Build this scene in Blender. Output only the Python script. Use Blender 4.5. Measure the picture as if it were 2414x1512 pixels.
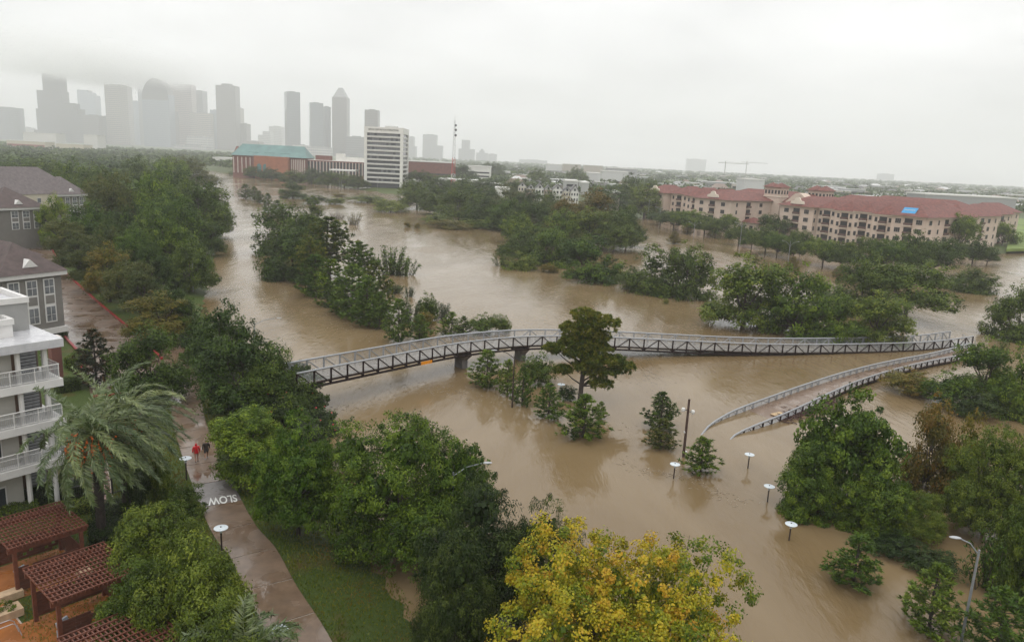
import bpy, math, random
import numpy as np
from mathutils import Matrix, Vector
for o in list(bpy.data.objects): bpy.data.objects.remove(o)
SC = bpy.context.scene
COL = SC.collection
rad = math.radians
# ------------------------------------------------------------------ camera
CAM_H = 28.0
FOC = 1750.0 / 2414.0           # focal length over image width
PITCH = math.atan(380 / 1750.0)
ROLL = rad(2.8)
cam = bpy.data.cameras.new('camera'); cam.sensor_width = 36.0; cam.lens = 36.0 * FOC
cam.clip_start = 0.5; cam.clip_end = 20000
cam_o = bpy.data.objects.new('camera', cam); COL.objects.link(cam_o)
M = Matrix.Rotation(math.pi / 2 - PITCH, 4, 'X') @ Matrix.Rotation(ROLL, 4, 'Z')
M.translation = (0, 0, CAM_H); cam_o.matrix_world = M
SC.camera = cam_o
# ------------------------------------------------------------------ world: low rain overcast
SUN_EL, SUN_AZ = rad(58), rad(200)
W = bpy.data.worlds.new('World'); SC.world = W; W.use_nodes = True
wn, wl = W.node_tree.nodes, W.node_tree.links
wn.clear()
def N(nodes, t, **k):
    n = nodes.new(t)
    for a, b in k.items(): setattr(n, a, b)
    return n
wo = N(wn, 'ShaderNodeOutputWorld'); bg = N(wn, 'ShaderNodeBackground'); wl.new(bg.outputs[0], wo.inputs[0])
sky = N(wn, 'ShaderNodeTexSky'); sky.sky_type = 'NISHITA'; sky.sun_disc = False
sky.sun_elevation = SUN_EL; sky.sun_rotation = SUN_AZ; sky.air_density = 1; sky.dust_density = 6; sky.ozone_density = 1
SKY_STR = 0.05
sk = N(wn, 'ShaderNodeVectorMath', operation='SCALE'); wl.new(sky.outputs[0], sk.inputs[0]); sk.inputs['Scale'].default_value = SKY_STR
tc = N(wn, 'ShaderNodeTexCoord'); sp = N(wn, 'ShaderNodeSeparateXYZ'); wl.new(tc.outputs['Generated'], sp.inputs[0])
zz = N(wn, 'ShaderNodeMath', operation='MAXIMUM'); wl.new(sp.outputs['Z'], zz.inputs[0]); zz.inputs[1].default_value = 0
zo = N(wn, 'ShaderNodeMath', operation='ADD'); wl.new(zz.outputs[0], zo.inputs[0]); zo.inputs[1].default_value = 0.22
dx = N(wn, 'ShaderNodeMath', operation='DIVIDE'); wl.new(sp.outputs['X'], dx.inputs[0]); wl.new(zo.outputs[0], dx.inputs[1])
dy = N(wn, 'ShaderNodeMath', operation='DIVIDE'); wl.new(sp.outputs['Y'], dy.inputs[0]); wl.new(zo.outputs[0], dy.inputs[1])
cb = N(wn, 'ShaderNodeCombineXYZ'); wl.new(dx.outputs[0], cb.inputs[0]); wl.new(dy.outputs[0], cb.inputs[1])
nz = N(wn, 'ShaderNodeTexNoise'); wl.new(cb.outputs[0], nz.inputs['Vector']); nz.inputs['Scale'].default_value = 1.3; nz.inputs['Detail'].default_value = 5; nz.inputs['Roughness'].default_value = 0.5
mr = N(wn, 'ShaderNodeMapRange'); wl.new(nz.outputs['Fac'], mr.inputs[0])
mr.inputs[1].default_value = 0.3; mr.inputs[2].default_value = 0.7; mr.inputs[3].default_value = 0.76; mr.inputs[4].default_value = 1.10
gr = N(wn, 'ShaderNodeMath', operation='MULTIPLY_ADD'); wl.new(zz.outputs[0], gr.inputs[0]); gr.inputs[1].default_value = 1.0; gr.inputs[2].default_value = 1.10   # overcast sky brightens towards the zenith
ml = N(wn, 'ShaderNodeMath', operation='MULTIPLY'); wl.new(mr.outputs[0], ml.inputs[0]); wl.new(gr.outputs[0], ml.inputs[1])
oc = N(wn, 'ShaderNodeVectorMath', operation='SCALE'); oc.inputs[0].default_value = (1.0, 1.0, 1.0); wl.new(ml.outputs[0], oc.inputs['Scale'])
mx = N(wn, 'ShaderNodeMix', data_type='RGBA'); mx.inputs[0].default_value = 0.93
wl.new(sk.outputs[0], mx.inputs['A']); wl.new(oc.outputs[0], mx.inputs['B']); wl.new(mx.outputs['Result'], bg.inputs[0])
bg.inputs[1].default_value = 1.0
sun = bpy.data.lights.new('sun', 'SUN'); sun.energy = 0.9; sun.angle = rad(35); sun.color = (1, 0.97, 0.93)
so = bpy.data.objects.new('sun', sun); COL.objects.link(so)
so.rotation_euler = (math.pi / 2 - SUN_EL, 0, math.pi - SUN_AZ)
# ------------------------------------------------------------------ picture settings
vs = SC.view_settings; vs.view_transform = 'Standard'; vs.look = 'None'; vs.exposure = 0.0; vs.gamma = 1.0; vs.use_curve_mapping = False
SC.render.engine = 'CYCLES'
cy = SC.cycles; cy.use_denoising = True
try: cy.denoiser = 'OPENIMAGEDENOISE'
except Exception: pass
cy.max_bounces = 8; cy.diffuse_bounces = 3; cy.glossy_bounces = 2; cy.transmission_bounces = 2; cy.volume_bounces = 5; cy.transparent_max_bounces = 8
cy.caustics_reflective = False; cy.caustics_refractive = False; cy.use_adaptive_sampling = True; cy.adaptive_threshold = 0.02
# ------------------------------------------------------------------ survey helpers: measured picture points to places on the ground
def ray(u, v):
    x = (u - 1207) / 1750.0; y = -(v - 756) / 1750.0
    c, s = math.cos(ROLL), math.sin(ROLL)
    xr = x * c - y * s; yr = x * s + y * c
    cp, s2 = math.cos(PITCH), math.sin(PITCH)
    return (xr, cp + yr * s2, -s2 + yr * cp)
def P(u, v, z=0.0):
    d = ray(u, v); t = (z - CAM_H) / d[2]
    return (d[0] * t, d[1] * t, z)
def PY(u, v, Y):
    d = ray(u, v); t = Y / d[1]
    return (d[0] * t, Y, CAM_H + d[2] * t)
def proj(p):
    x, y, z = p[0], p[1], p[2] - CAM_H
    cp, s2 = math.cos(PITCH), math.sin(PITCH)
    f = y * cp - z * s2; up = y * s2 + z * cp
    X = x / f; Y = up / f
    c, s = math.cos(ROLL), math.sin(ROLL)
    return (1207 + 1750 * (X * c + Y * s), 756 - 1750 * (-X * s + Y * c))
def ztop(x, y, v):
    lo, hi = -5.0, min(600.0, CAM_H + 0.8 * y / math.tan(PITCH))
    for _ in range(40):
        m = (lo + hi) / 2
        if proj((x, y, m))[1] > v: lo = m
        else: hi = m
    return lo
# ------------------------------------------------------------------ mesh helpers
class MB:
    def __init__(s): s.v = []; s.f = []
    def add(s, vs, fs):
        k = len(s.v); s.v += [tuple(p) for p in vs]; s.f += [tuple(i + k for i in f) for f in fs]; return s
    def box(s, x0, x1, y0, y1, z0, z1):
        return s.add([(x0, y0, z0), (x1, y0, z0), (x1, y1, z0), (x0, y1, z0), (x0, y0, z1), (x1, y0, z1), (x1, y1, z1), (x0, y1, z1)],
                     [(0, 3, 2, 1), (4, 5, 6, 7), (0, 1, 5, 4), (1, 2, 6, 5), (2, 3, 7, 6), (3, 0, 4, 7)])
    def prism(s, poly, z0, z1):
        a = sum(poly[i][0] * poly[(i + 1) % len(poly)][1] - poly[(i + 1) % len(poly)][0] * poly[i][1] for i in range(len(poly)))
        if a < 0: poly = poly[::-1]
        n = len(poly)
        vs = [(p[0], p[1], z0) for p in poly] + [(p[0], p[1], z1) for p in poly]
        fs = [tuple(range(n - 1, -1, -1)), tuple(range(n, 2 * n))] + [(i, (i + 1) % n, n + (i + 1) % n, n + i) for i in range(n)]
        return s.add(vs, fs)
    def xprism(s, prof, y0, y1):            # profile in x,z extruded along y
        n = len(prof); vs = [(p[0], y0, p[1]) for p in prof] + [(p[0], y1, p[1]) for p in prof]
        return s.add(vs, [tuple(range(n)), tuple(range(2 * n - 1, n - 1, -1))] + [(i, n + i, n + (i + 1) % n, (i + 1) % n) for i in range(n)])
    def tube(s, pts, r, n=6, cap=True):
        pts = [Vector(p) for p in pts]
        rs = r if isinstance(r, (list, tuple)) else [r] * len(pts)
        vs = []; fs = []
        for i, p in enumerate(pts):
            t = (pts[min(i + 1, len(pts) - 1)] - pts[max(i - 1, 0)])
            t = t.normalized() if t.length > 1e-9 else Vector((0, 0, 1))
            ref = Vector((0, 0, 1)) if abs(t.z) < 0.9 else Vector((1, 0, 0))
            a = t.cross(ref).normalized(); b = t.cross(a).normalized()
            for k in range(n):
                an = 2 * math.pi * k / n
                vs.append(p + (a * math.cos(an) + b * math.sin(an)) * rs[i])
        for i in range(len(pts) - 1):
            for k in range(n):
                k2 = (k + 1) % n
                fs.append((i * n + k, (i + 1) * n + k, (i + 1) * n + k2, i * n + k2))
        if cap: fs += [tuple(range(n)), tuple(range((len(pts) - 1) * n + n - 1, (len(pts) - 1) * n - 1, -1))]
        return s.add(vs, fs)
    def lathe(s, prof, n=16, c=(0, 0, 0)):
        vs = []; fs = []
        for r, z in prof:
            for k in range(n):
                a = 2 * math.pi * k / n; vs.append((c[0] + r * math.cos(a), c[1] + r * math.sin(a), c[2] + z))
        for i in range(len(prof) - 1):
            for k in range(n):
                k2 = (k + 1) % n; fs.append((i * n + k, i * n + k2, (i + 1) * n + k2, (i + 1) * n + k))
        fs += [tuple(range(n - 1, -1, -1)), tuple(range((len(prof) - 1) * n, len(prof) * n))]
        return s.add(vs, fs)
    def beam(s, p, q, w, h):                # rectangular bar from p to q, w across, h high
        p, q = Vector(p), Vector(q); t = (q - p).normalized()
        ref = Vector((0, 0, 1)) if abs(t.z) < 0.95 else Vector((1, 0, 0))
        a = t.cross(ref).normalized() * w / 2; b = a.cross(t).normalized() * h / 2
        vs = [p - a - b, p + a - b, p + a + b, p - a + b, q - a - b, q + a - b, q + a + b, q - a + b]
        return s.add(vs, [(0, 1, 2, 3), (7, 6, 5, 4), (0, 4, 5, 1), (1, 5, 6, 2), (2, 6, 7, 3), (3, 7, 4, 0)])
    def mesh(s, name, smooth=False):
        me = bpy.data.meshes.new(name); me.from_pydata(s.v, [], s.f); me.update()
        if smooth: me.polygons.foreach_set('use_smooth', [True] * len(me.polygons))
        return me
def link(name, data, mat=None, parent=None, loc=None, rotz=None):
    if isinstance(data, MB): data = data.mesh(name)
    o = bpy.data.objects.new(name, data); COL.objects.link(o)
    if mat is not None and data is not None and not data.materials: data.materials.append(mat)
    if parent is not None: o.parent = parent
    if loc is not None: o.location = loc
    if rotz is not None: o.rotation_euler = (0, 0, rotz)
    return o
def tag(o, label, cat, group=None):
    o['label'] = label; o['category'] = cat
    if group: o['group'] = group
    return o
def thing(name, label, cat, loc=(0, 0, 0), rotz=0.0, group=None):
    return tag(link(name, None, None, None, loc, rotz), label, cat, group)
def struct(name, data, mat, kind='structure', **k):
    o = link(name, data, mat, **k); o['kind'] = kind; return o
def copy_tree(o, parent=None):
    c = o.copy(); COL.objects.link(c); c.parent = parent
    for ch in o.children: copy_tree(ch, c)
    return c
# ------------------------------------------------------------------ materials
MATS = {}
def mat(name, col, rough=0.6, var=0.15, scale=3.0, bump=0.0, bscale=20.0, metal=0.0, col2=None, spec=0.5, coat=0.0):
    if name in MATS: return MATS[name]
    m = bpy.data.materials.new(name); m.use_nodes = True; MATS[name] = m
    n, l = m.node_tree.nodes, m.node_tree.links
    b = n['Principled BSDF']; b.inputs['Roughness'].default_value = rough; b.inputs['Metallic'].default_value = metal
    b.inputs['Specular IOR Level'].default_value = spec; b.inputs['Coat Weight'].default_value = coat
    c2 = col2 or tuple(max(0, c * (1 - 2 * var)) for c in col); c1 = col if col2 else tuple(min(1, c * (1 + var)) for c in col)
    g = N(n, 'ShaderNodeNewGeometry')
    t = N(n, 'ShaderNodeTexNoise'); t.inputs['Scale'].default_value = scale; t.inputs['Detail'].default_value = 5; t.inputs['Roughness'].default_value = 0.65
    l.new(g.outputs['Position'], t.inputs['Vector'])
    r = N(n, 'ShaderNodeMapRange'); l.new(t.outputs['Fac'], r.inputs[0]); r.inputs[1].default_value = 0.3; r.inputs[2].default_value = 0.7
    x = N(n, 'ShaderNodeMix', data_type='RGBA'); l.new(r.outputs[0], x.inputs[0]); x.inputs['A'].default_value = (*c2, 1); x.inputs['B'].default_value = (*c1, 1)
    l.new(x.outputs['Result'], b.inputs['Base Color'])
    if bump:
        t2 = N(n, 'ShaderNodeTexNoise'); t2.inputs['Scale'].default_value = bscale; t2.inputs['Detail'].default_value = 4; l.new(g.outputs['Position'], t2.inputs['Vector'])
        bp = N(n, 'ShaderNodeBump'); bp.inputs['Strength'].default_value = bump; bp.inputs['Distance'].default_value = 0.1
        l.new(t2.outputs['Fac'], bp.inputs['Height']); l.new(bp.outputs[0], b.inputs['Normal'])
    return m
def wetmat(name, col, col2, rough_dry=0.55, rough_wet=0.08, scale=0.5, lo=0.42, hi=0.58):
    """rain-wet paving: puddled, mirror-like patches between duller ones"""
    m = mat(name, col, 0.4, col2=col2, scale=1.3)
    n, l = m.node_tree.nodes, m.node_tree.links; b = n['Principled BSDF']
    g = N(n, 'ShaderNodeNewGeometry'); t = N(n, 'ShaderNodeTexNoise'); t.inputs['Scale'].default_value = scale; t.inputs['Detail'].default_value = 4; t.inputs['Distortion'].default_value = 0.6
    l.new(g.outputs['Position'], t.inputs['Vector'])
    r = N(n, 'ShaderNodeMapRange'); l.new(t.outputs['Fac'], r.inputs[0]); r.inputs[1].default_value = lo; r.inputs[2].default_value = hi; r.inputs[3].default_value = rough_dry; r.inputs[4].default_value = rough_wet
    l.new(r.outputs[0], b.inputs['Roughness'])
    return m
def leafmat(name, cols, rough=0.5, trans=0.25, spec=0.2):
    m = bpy.data.materials.new(name); m.use_nodes = True; MATS[name] = m
    n, l = m.node_tree.nodes, m.node_tree.links
    b = n['Principled BSDF']; out = n['Material Output']
    a = N(n, 'ShaderNodeAttribute', attribute_name='tint')
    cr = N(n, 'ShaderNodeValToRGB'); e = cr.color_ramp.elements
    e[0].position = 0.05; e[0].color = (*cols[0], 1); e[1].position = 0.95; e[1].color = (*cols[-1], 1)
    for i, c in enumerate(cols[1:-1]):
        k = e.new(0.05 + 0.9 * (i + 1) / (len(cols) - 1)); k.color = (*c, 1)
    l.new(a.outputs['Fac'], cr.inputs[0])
    oi = N(n, 'ShaderNodeObjectInfo'); hs = N(n, 'ShaderNodeHueSaturation')
    v = N(n, 'ShaderNodeMapRange'); l.new(oi.outputs['Random'], v.inputs[0]); v.inputs[3].default_value = 0.75; v.inputs[4].default_value = 1.25
    l.new(v.outputs[0], hs.inputs['Value'])
    h = N(n, 'ShaderNodeMapRange'); l.new(oi.outputs['Random'], h.inputs[0]); h.inputs[3].default_value = 0.515; h.inputs[4].default_value = 0.485
    l.new(h.outputs[0], hs.inputs['Hue'])
    l.new(cr.outputs[0], hs.inputs['Color']); l.new(hs.outputs[0], b.inputs['Base Color'])
    b.inputs['Roughness'].default_value = rough; b.inputs['Specular IOR Level'].default_value = spec
    tr = N(n, 'ShaderNodeBsdfTranslucent'); l.new(hs.outputs[0], tr.inputs[0])
    ms = N(n, 'ShaderNodeMixShader'); ms.inputs[0].default_value = trans
    l.new(b.outputs[0], ms.inputs[1]); l.new(tr.outputs[0], ms.inputs[2]); l.new(ms.outputs[0], out.inputs[0])
    return m
rnd = random.Random(7)
# ------------------------------------------------------------------ the setting: flood water, land, paths, roads
SHORE_N = [(30, -40), (14, 10), (3, 30), (-3.6, 38.7), (-8.5, 47), (-12.5, 55), (-15, 62), (-19, 74), (-27, 90), (-42, 108), (-52, 122), (-66, 160), (-85, 212), (-108, 280), (-130, 343), (-180, 440), (-252, 590), (-320, 700), (-420, 800), (-520, 860)]
SHORE_S = [P(600, 411)[:2], P(690, 424)[:2], P(860, 449)[:2], P(980, 466)[:2], P(1160, 505)[:2], P(1420, 525)[:2], P(1528, 512)[:2], P(1545, 498)[:2], P(1640, 533)[:2], P(1725, 552)[:2], P(1850, 566)[:2], P(2000, 584)[:2], P(2210, 604)[:2], P(2290, 606)[:2], P(2350, 600)[:2], P(2440, 596)[:2], (320, 270), (700, 240), (1200, 60), (1200, -240)]
FLOOD = SHORE_N + SHORE_S
def sdist(x, y, poly):
    """signed distance to a polygon, positive outside (numpy arrays)"""
    d = np.full(x.shape, 1e18); ins = np.zeros(x.shape, bool)
    n = len(poly)
    for i in range(n):
        ax, ay = poly[i]; bx, by = poly[(i + 1) % n]
        ex, ey = bx - ax, by - ay
        t = np.clip(((x - ax) * ex + (y - ay) * ey) / (ex * ex + ey * ey), 0, 1)
        d = np.minimum(d, (x - ax - t * ex) ** 2 + (y - ay - t * ey) ** 2)
        c = ((ay > y) != (by > y)) & (x < (bx - ax) * (y - ay) / ((by - ay) if by != ay else 1e-9) + ax)
        ins ^= c
    d = np.sqrt(d)
    return np.where(ins, -d, d)
def height(x, y):
    s = sdist(np.asarray(x, float), np.asarray(y, float), FLOOD)
    t = np.clip((s + 0.0) / 7.0, 0, 1)
    up = 1.2 * (t * t * (3 - 2 * t)) + 0.02 * np.sin(np.asarray(x) * 0.9) * np.cos(np.asarray(y) * 0.7)
    return np.where(s > 0, up + np.clip((s - 60) / 400, 0, 1) * 0.8, np.maximum(-2.2, s * 0.35))
def hz(x, y): return float(height(np.array([x]), np.array([y]))[0])
def axis(a, b, step, lo, hi, grow=1.12):
    c = list(np.arange(a, b + 1e-6, step)); s = step; left = []; p = a
    while p > lo: s *= grow; p -= s; left.append(max(p, lo))
    s = step; p = b; right = []
    while p < hi: s *= grow; p += s; right.append(min(p, hi))
    return np.array(left[::-1] + c + right)
gx = axis(-70, 50, 1.6, -5600, 5600); gy = axis(20, 150, 1.6, -240, 8600, 1.07)
GX, GY = np.meshgrid(gx, gy); GZ = height(GX, GY)
me = bpy.data.meshes.new('ground')
nx, ny = len(gx), len(gy)
idx = np.arange(nx * ny).reshape(ny, nx)
quads = np.stack([idx[:-1, :-1], idx[:-1, 1:], idx[1:, 1:], idx[1:, :-1]], -1).reshape(-1, 4)
me.from_pydata(np.stack([GX, GY, GZ], -1).reshape(-1, 3).tolist(), [], quads.tolist()); me.update()
me.polygons.foreach_set('use_smooth', [True] * len(me.polygons))
# lawn: blotched green with rusty thatch showing through, grain broken up small
gm = bpy.data.materials.new('lawn'); gm.use_nodes = True
n, l = gm.node_tree.nodes, gm.node_tree.links; b = n['Principled BSDF']; b.inputs['Roughness'].default_value = 0.6; b.inputs['Specular IOR Level'].default_value = 0.25
g = N(n, 'ShaderNodeNewGeometry')
def ntex(sc, det=5, ro=0.6, dist=0.0):
    t = N(n, 'ShaderNodeTexNoise'); t.inputs['Scale'].default_value = sc; t.inputs['Detail'].default_value = det; t.inputs['Roughness'].default_value = ro; t.inputs['Distortion'].default_value = dist
    l.new(g.outputs['Position'], t.inputs['Vector']); return t
def mixc(f, a, bb):
    x = N(n, 'ShaderNodeMix', data_type='RGBA')
    l.new(f, x.inputs[0])
    for s, k in ((a, 'A'), (bb, 'B')):
        if isinstance(s, tuple): x.inputs[k].default_value = (*s, 1)
        else: l.new(s, x.inputs[k])
    return x.outputs['Result']
def mrange(f, a, bb, c=0, d=1):
    r = N(n, 'ShaderNodeMapRange'); l.new(f, r.inputs[0]); r.inputs[1].default_value = a; r.inputs[2].default_value = bb; r.inputs[3].default_value = c; r.inputs[4].default_value = d; return r.outputs[0]
c1 = mixc(mrange(ntex(9, 6, .8).outputs[0], .3, .7), (0.022, 0.045, 0.006), (0.075, 0.105, 0.016))
c2 = mixc(mrange(ntex(0.35, 6, .65, .8).outputs[0], .52, .72, 0, .75), c1, (0.10, 0.055, 0.018))
l.new(c2, b.inputs['Base Color'])
bp = N(n, 'ShaderNodeBump'); bp.inputs['Strength'].default_value = 0.9; bp.inputs['Distance'].default_value = 0.12; l.new(ntex(14, 5, .8).outputs[0], bp.inputs['Height']); l.new(bp.outputs[0], b.inputs['Normal'])
struct('ground', me, gm)
# flood water: silt-brown, glossy, pushed about by current and rain
wm = bpy.data.materials.new('flood_water'); wm.use_nodes = True
n, l = wm.node_tree.nodes, wm.node_tree.links; b = n['Principled BSDF']
g = N(n, 'ShaderNodeNewGeometry')
mp = N(n, 'ShaderNodeMapping'); l.new(g.outputs['Position'], mp.inputs[0]); mp.inputs['Rotation'].default_value = (0, 0, rad(-22)); mp.inputs['Scale'].default_value = (1.0, 0.35, 1)
def wtex(sc, det=4, ro=0.55, dist=0.0, vec=None):
    t = N(n, 'ShaderNodeTexNoise'); t.inputs['Scale'].default_value = sc; t.inputs['Detail'].default_value = det; t.inputs['Roughness'].default_value = ro; t.inputs['Distortion'].default_value = dist
    l.new(vec or mp.outputs[0], t.inputs['Vector']); return t.outputs['Fac']
c1 = mixc(mrange(wtex(0.035, 5, .6, 1.2), .35, .65), (0.142, 0.097, 0.047), (0.200, 0.145, 0.080))
l.new(c1, b.inputs['Base Color'])
b.inputs['IOR'].default_value = 1.33; b.inputs['Specular IOR Level'].default_value = 0.5
l.new(mrange(wtex(0.05, 5, .6, 1.5), .4, .62, .04, .22), b.inputs['Roughness'])
calm = mrange(wtex(0.06, 3, .5, 1.0), .42, .62, .25, 1.0)
hh = N(n, 'ShaderNodeMath', operation='MULTIPLY'); l.new(wtex(1.6, 5, .6, .6), hh.inputs[0]); l.new(calm, hh.inputs[1])
h2 = N(n, 'ShaderNodeMath', operation='MULTIPLY_ADD'); l.new(wtex(0.22, 4, .55, 1.0), h2.inputs[0]); h2.inputs[1].default_value = 1.6; l.new(hh.outputs[0], h2.inputs[2])
bp = N(n, 'ShaderNodeBump'); bp.inputs['Strength'].default_value = 0.75; bp.inputs['Distance'].default_value = 0.11; l.new(h2.outputs[0], bp.inputs['Height']); l.new(bp.outputs[0], b.inputs['Normal'])
struct('flood_water', MB().add([(-560, -230, 0), (1150, -230, 0), (1150, 900, 0), (-560, 900, 0)], [(0, 1, 2, 3)]), wm)
# bright sports field behind the apartments' far end
struct('field', MB().prism([P(2372, 590, 1.5)[:2], P(2440, 588, 1.5)[:2], P(2520, 520, 1.5)[:2], P(2392, 516, 1.5)[:2]], 1.0, 2.1), mat('field_grass', (.13, .19, .03), .8, .2, .05))
# riverside path of cast concrete slabs
WET_CONC = wetmat('wet_concrete', (0.165, 0.112, 0.075), (0.098, 0.066, 0.044), 0.4, 0.04, 0.3)
WET_GREY = wetmat('wet_grey_concrete', (0.23, 0.21, 0.20), (0.16, 0.14, 0.13), 0.4, 0.1, 0.4)
JOINT = mat('joint_mortar', (0.42, 0.38, 0.33), 0.7)
def catmull(pts, step=1.0):
    pts = [np.array(p, float) for p in pts]; out = []
    for i in range(len(pts) - 1):
        p0, p1, p2, p3 = pts[max(i - 1, 0)], pts[i], pts[i + 1], pts[min(i + 2, len(pts) - 1)]
        k = max(2, int(np.linalg.norm(p2 - p1) / step))
        for j in range(k):
            t = j / k
            out.append(0.5 * (2 * p1 + (p2 - p0) * t + (2 * p0 - 5 * p1 + 4 * p2 - p3) * t * t + (3 * p1 - p0 - 3 * p2 + p3) * t ** 3))
    out.append(pts[-1]); return out
def resample(pts, d):
    pts = [np.array(p, float) for p in pts]; L = [0]
    for a, c in zip(pts, pts[1:]): L.append(L[-1] + np.linalg.norm(c - a))
    ts = np.linspace(0, L[-1], max(2, int(round(L[-1] / d)) + 1)); out = []
    for t in ts:
        i = min(len(L) - 2, max(0, int(np.searchsorted(L, t)) - 1)); f = (t - L[i]) / max(1e-9, L[i + 1] - L[i])
        out.append(pts[i] * (1 - f) + pts[i + 1] * f)
    return out
def ribbon(pts, w, z0, z1, i0=0, i1=None, gap=0.0):
    """solid strip following pts (x,y) of width w"""
    pts = [np.array(p[:2], float) for p in pts]; i1 = len(pts) - 1 if i1 is None else i1
    L = []; R = []
    for i in range(i0, i1 + 1):
        t = pts[min(i + 1, len(pts) - 1)] - pts[max(i - 1, 0)]; t /= np.linalg.norm(t); nn = np.array([-t[1], t[0]])
        p = pts[i] + (t * gap if i == i0 else (-t * gap if i == i1 else 0))
        L.append(p + nn * w / 2); R.append(p - nn * w / 2)
    return MB().prism([tuple(p) for p in L + R[::-1]], z0, z1)
PATH = catmull([(-50, 104), (-38.6, 84), (-30.7, 68), (-20.4, 50.5), (-16.6, 45.4), (-14.0, 41.2), (-10.8, 36.5), (-6, 28.5)], 1.0)
PATH = resample(PATH, 1.05)
pth = struct('path', ribbon(PATH, 2.9, 1.02, 1.235), JOINT)
grey = 0
for k in range(0, len(PATH) - 4, 4):
    mid = PATH[k + 2]
    gslab = 51 < mid[1] < 57
    link('slab', ribbon(PATH, 2.92, 1.05, 1.27, k, k + 4, 0.04), WET_GREY if gslab else WET_CONC, pth)
# painted word on the path, meant for people walking the other way
txt = bpy.data.curves.new('painted_word', 'FONT'); txt.body = 'SLOW'; txt.size = 0.95; txt.align_x = 'CENTER'; txt.align_y = 'CENTER'; txt.extrude = 0.001; txt.offset = 0.018
PAINT = mat('road_paint', (0.75, 0.75, 0.72), 0.5, 0.12, 14)
txt.materials.append(PAINT)
SLOWP = P(525, 1176, 1.28)
to = bpy.data.objects.new('tmp', txt); COL.objects.link(to); bpy.context.view_layer.update()
tm = bpy.data.meshes.new_from_object(to.evaluated_get(bpy.context.evaluated_depsgraph_get())); bpy.data.objects.remove(to)
to = link('painted_word', tm, PAINT); to.location = (SLOWP[0], SLOWP[1], 1.278)
to.rotation_euler = (0, 0, rad(180 + 26)); to.scale = (.78, 1.9, 1); to.parent = pth
# the drive past the grey houses, with red-painted kerbs
DRIVE = wetmat('wet_drive', (0.16, 0.105, 0.07), (0.075, 0.05, 0.036), 0.45, 0.1, 0.22)
dr = struct('road', MB().prism([(-150, 232), (-91, 148), (-70, 122), (-53, 101.4), (-44, 90), (-40.5, 82), (-45, 76), (-54, 90.5), (-61, 98.5), (-68, 108), (-92, 139), (-158, 224)], 1.0, 1.245), DRIVE)
RED = mat('red_kerb_paint', (0.27, 0.014, 0.018), 0.45, 0.3, 5)
KERB = mat('kerb_concrete', (0.32, 0.29, 0.26), 0.6)
def kerb(name, pts, label, m):
    o = link(name, ribbon(resample(pts, 3.0), 0.28, 1.0, 1.42), m); o['label'] = label; o['category'] = 'kerb'
kerb('kerb', [(-150, 232.3), (-91, 148.3), (-70, 122.3), (-52.8, 101.6), (-44, 90.3)], 'long red painted kerb between the wet drive and the row of trees', RED)
kerb('kerb', [(-61.3, 98.6), (-54.2, 90.3), (-50.5, 84.0)], 'short red painted kerb below the corner of the grey apartment house', RED)
kerb('kerb', [(-44.2, 75.0), (-41.6, 76.3), (-38.8, 76.8)], 'red kerb end across the entry beside the white apartment building', RED)
for k in range(9):
    t = k / 8.0
    p0 = np.array((-86, 131)) * t + np.array((-57, 94.5)) * (1 - t); q0 = np.array((-80, 134.2)) * t + np.array((-47.5, 95.0)) * (1 - t)
    link('expansion_joint', MB().beam((p0[0], p0[1], 1.2465), (q0[0], q0[1], 1.2465), 0.09, 0.004), JOINT, dr)

# turf: rough blades on the near lawn
Rg = np.random.default_rng(5); NB = 90000
gxs = Rg.uniform(-36, 4, NB); gys = Rg.uniform(33, 82, NB); sd = sdist(gxs, gys, FLOOD)
pd = np.min(np.stack([np.hypot(gxs - p[0], gys - p[1]) for p in PATH]), 0)
ok = (sd > -.4) & (pd > 1.55) & (pd < 13)
gxs, gys = gxs[ok], gys[ok]
GRASS_PTS = np.stack([gxs, gys, height(gxs, gys)], -1)
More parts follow.
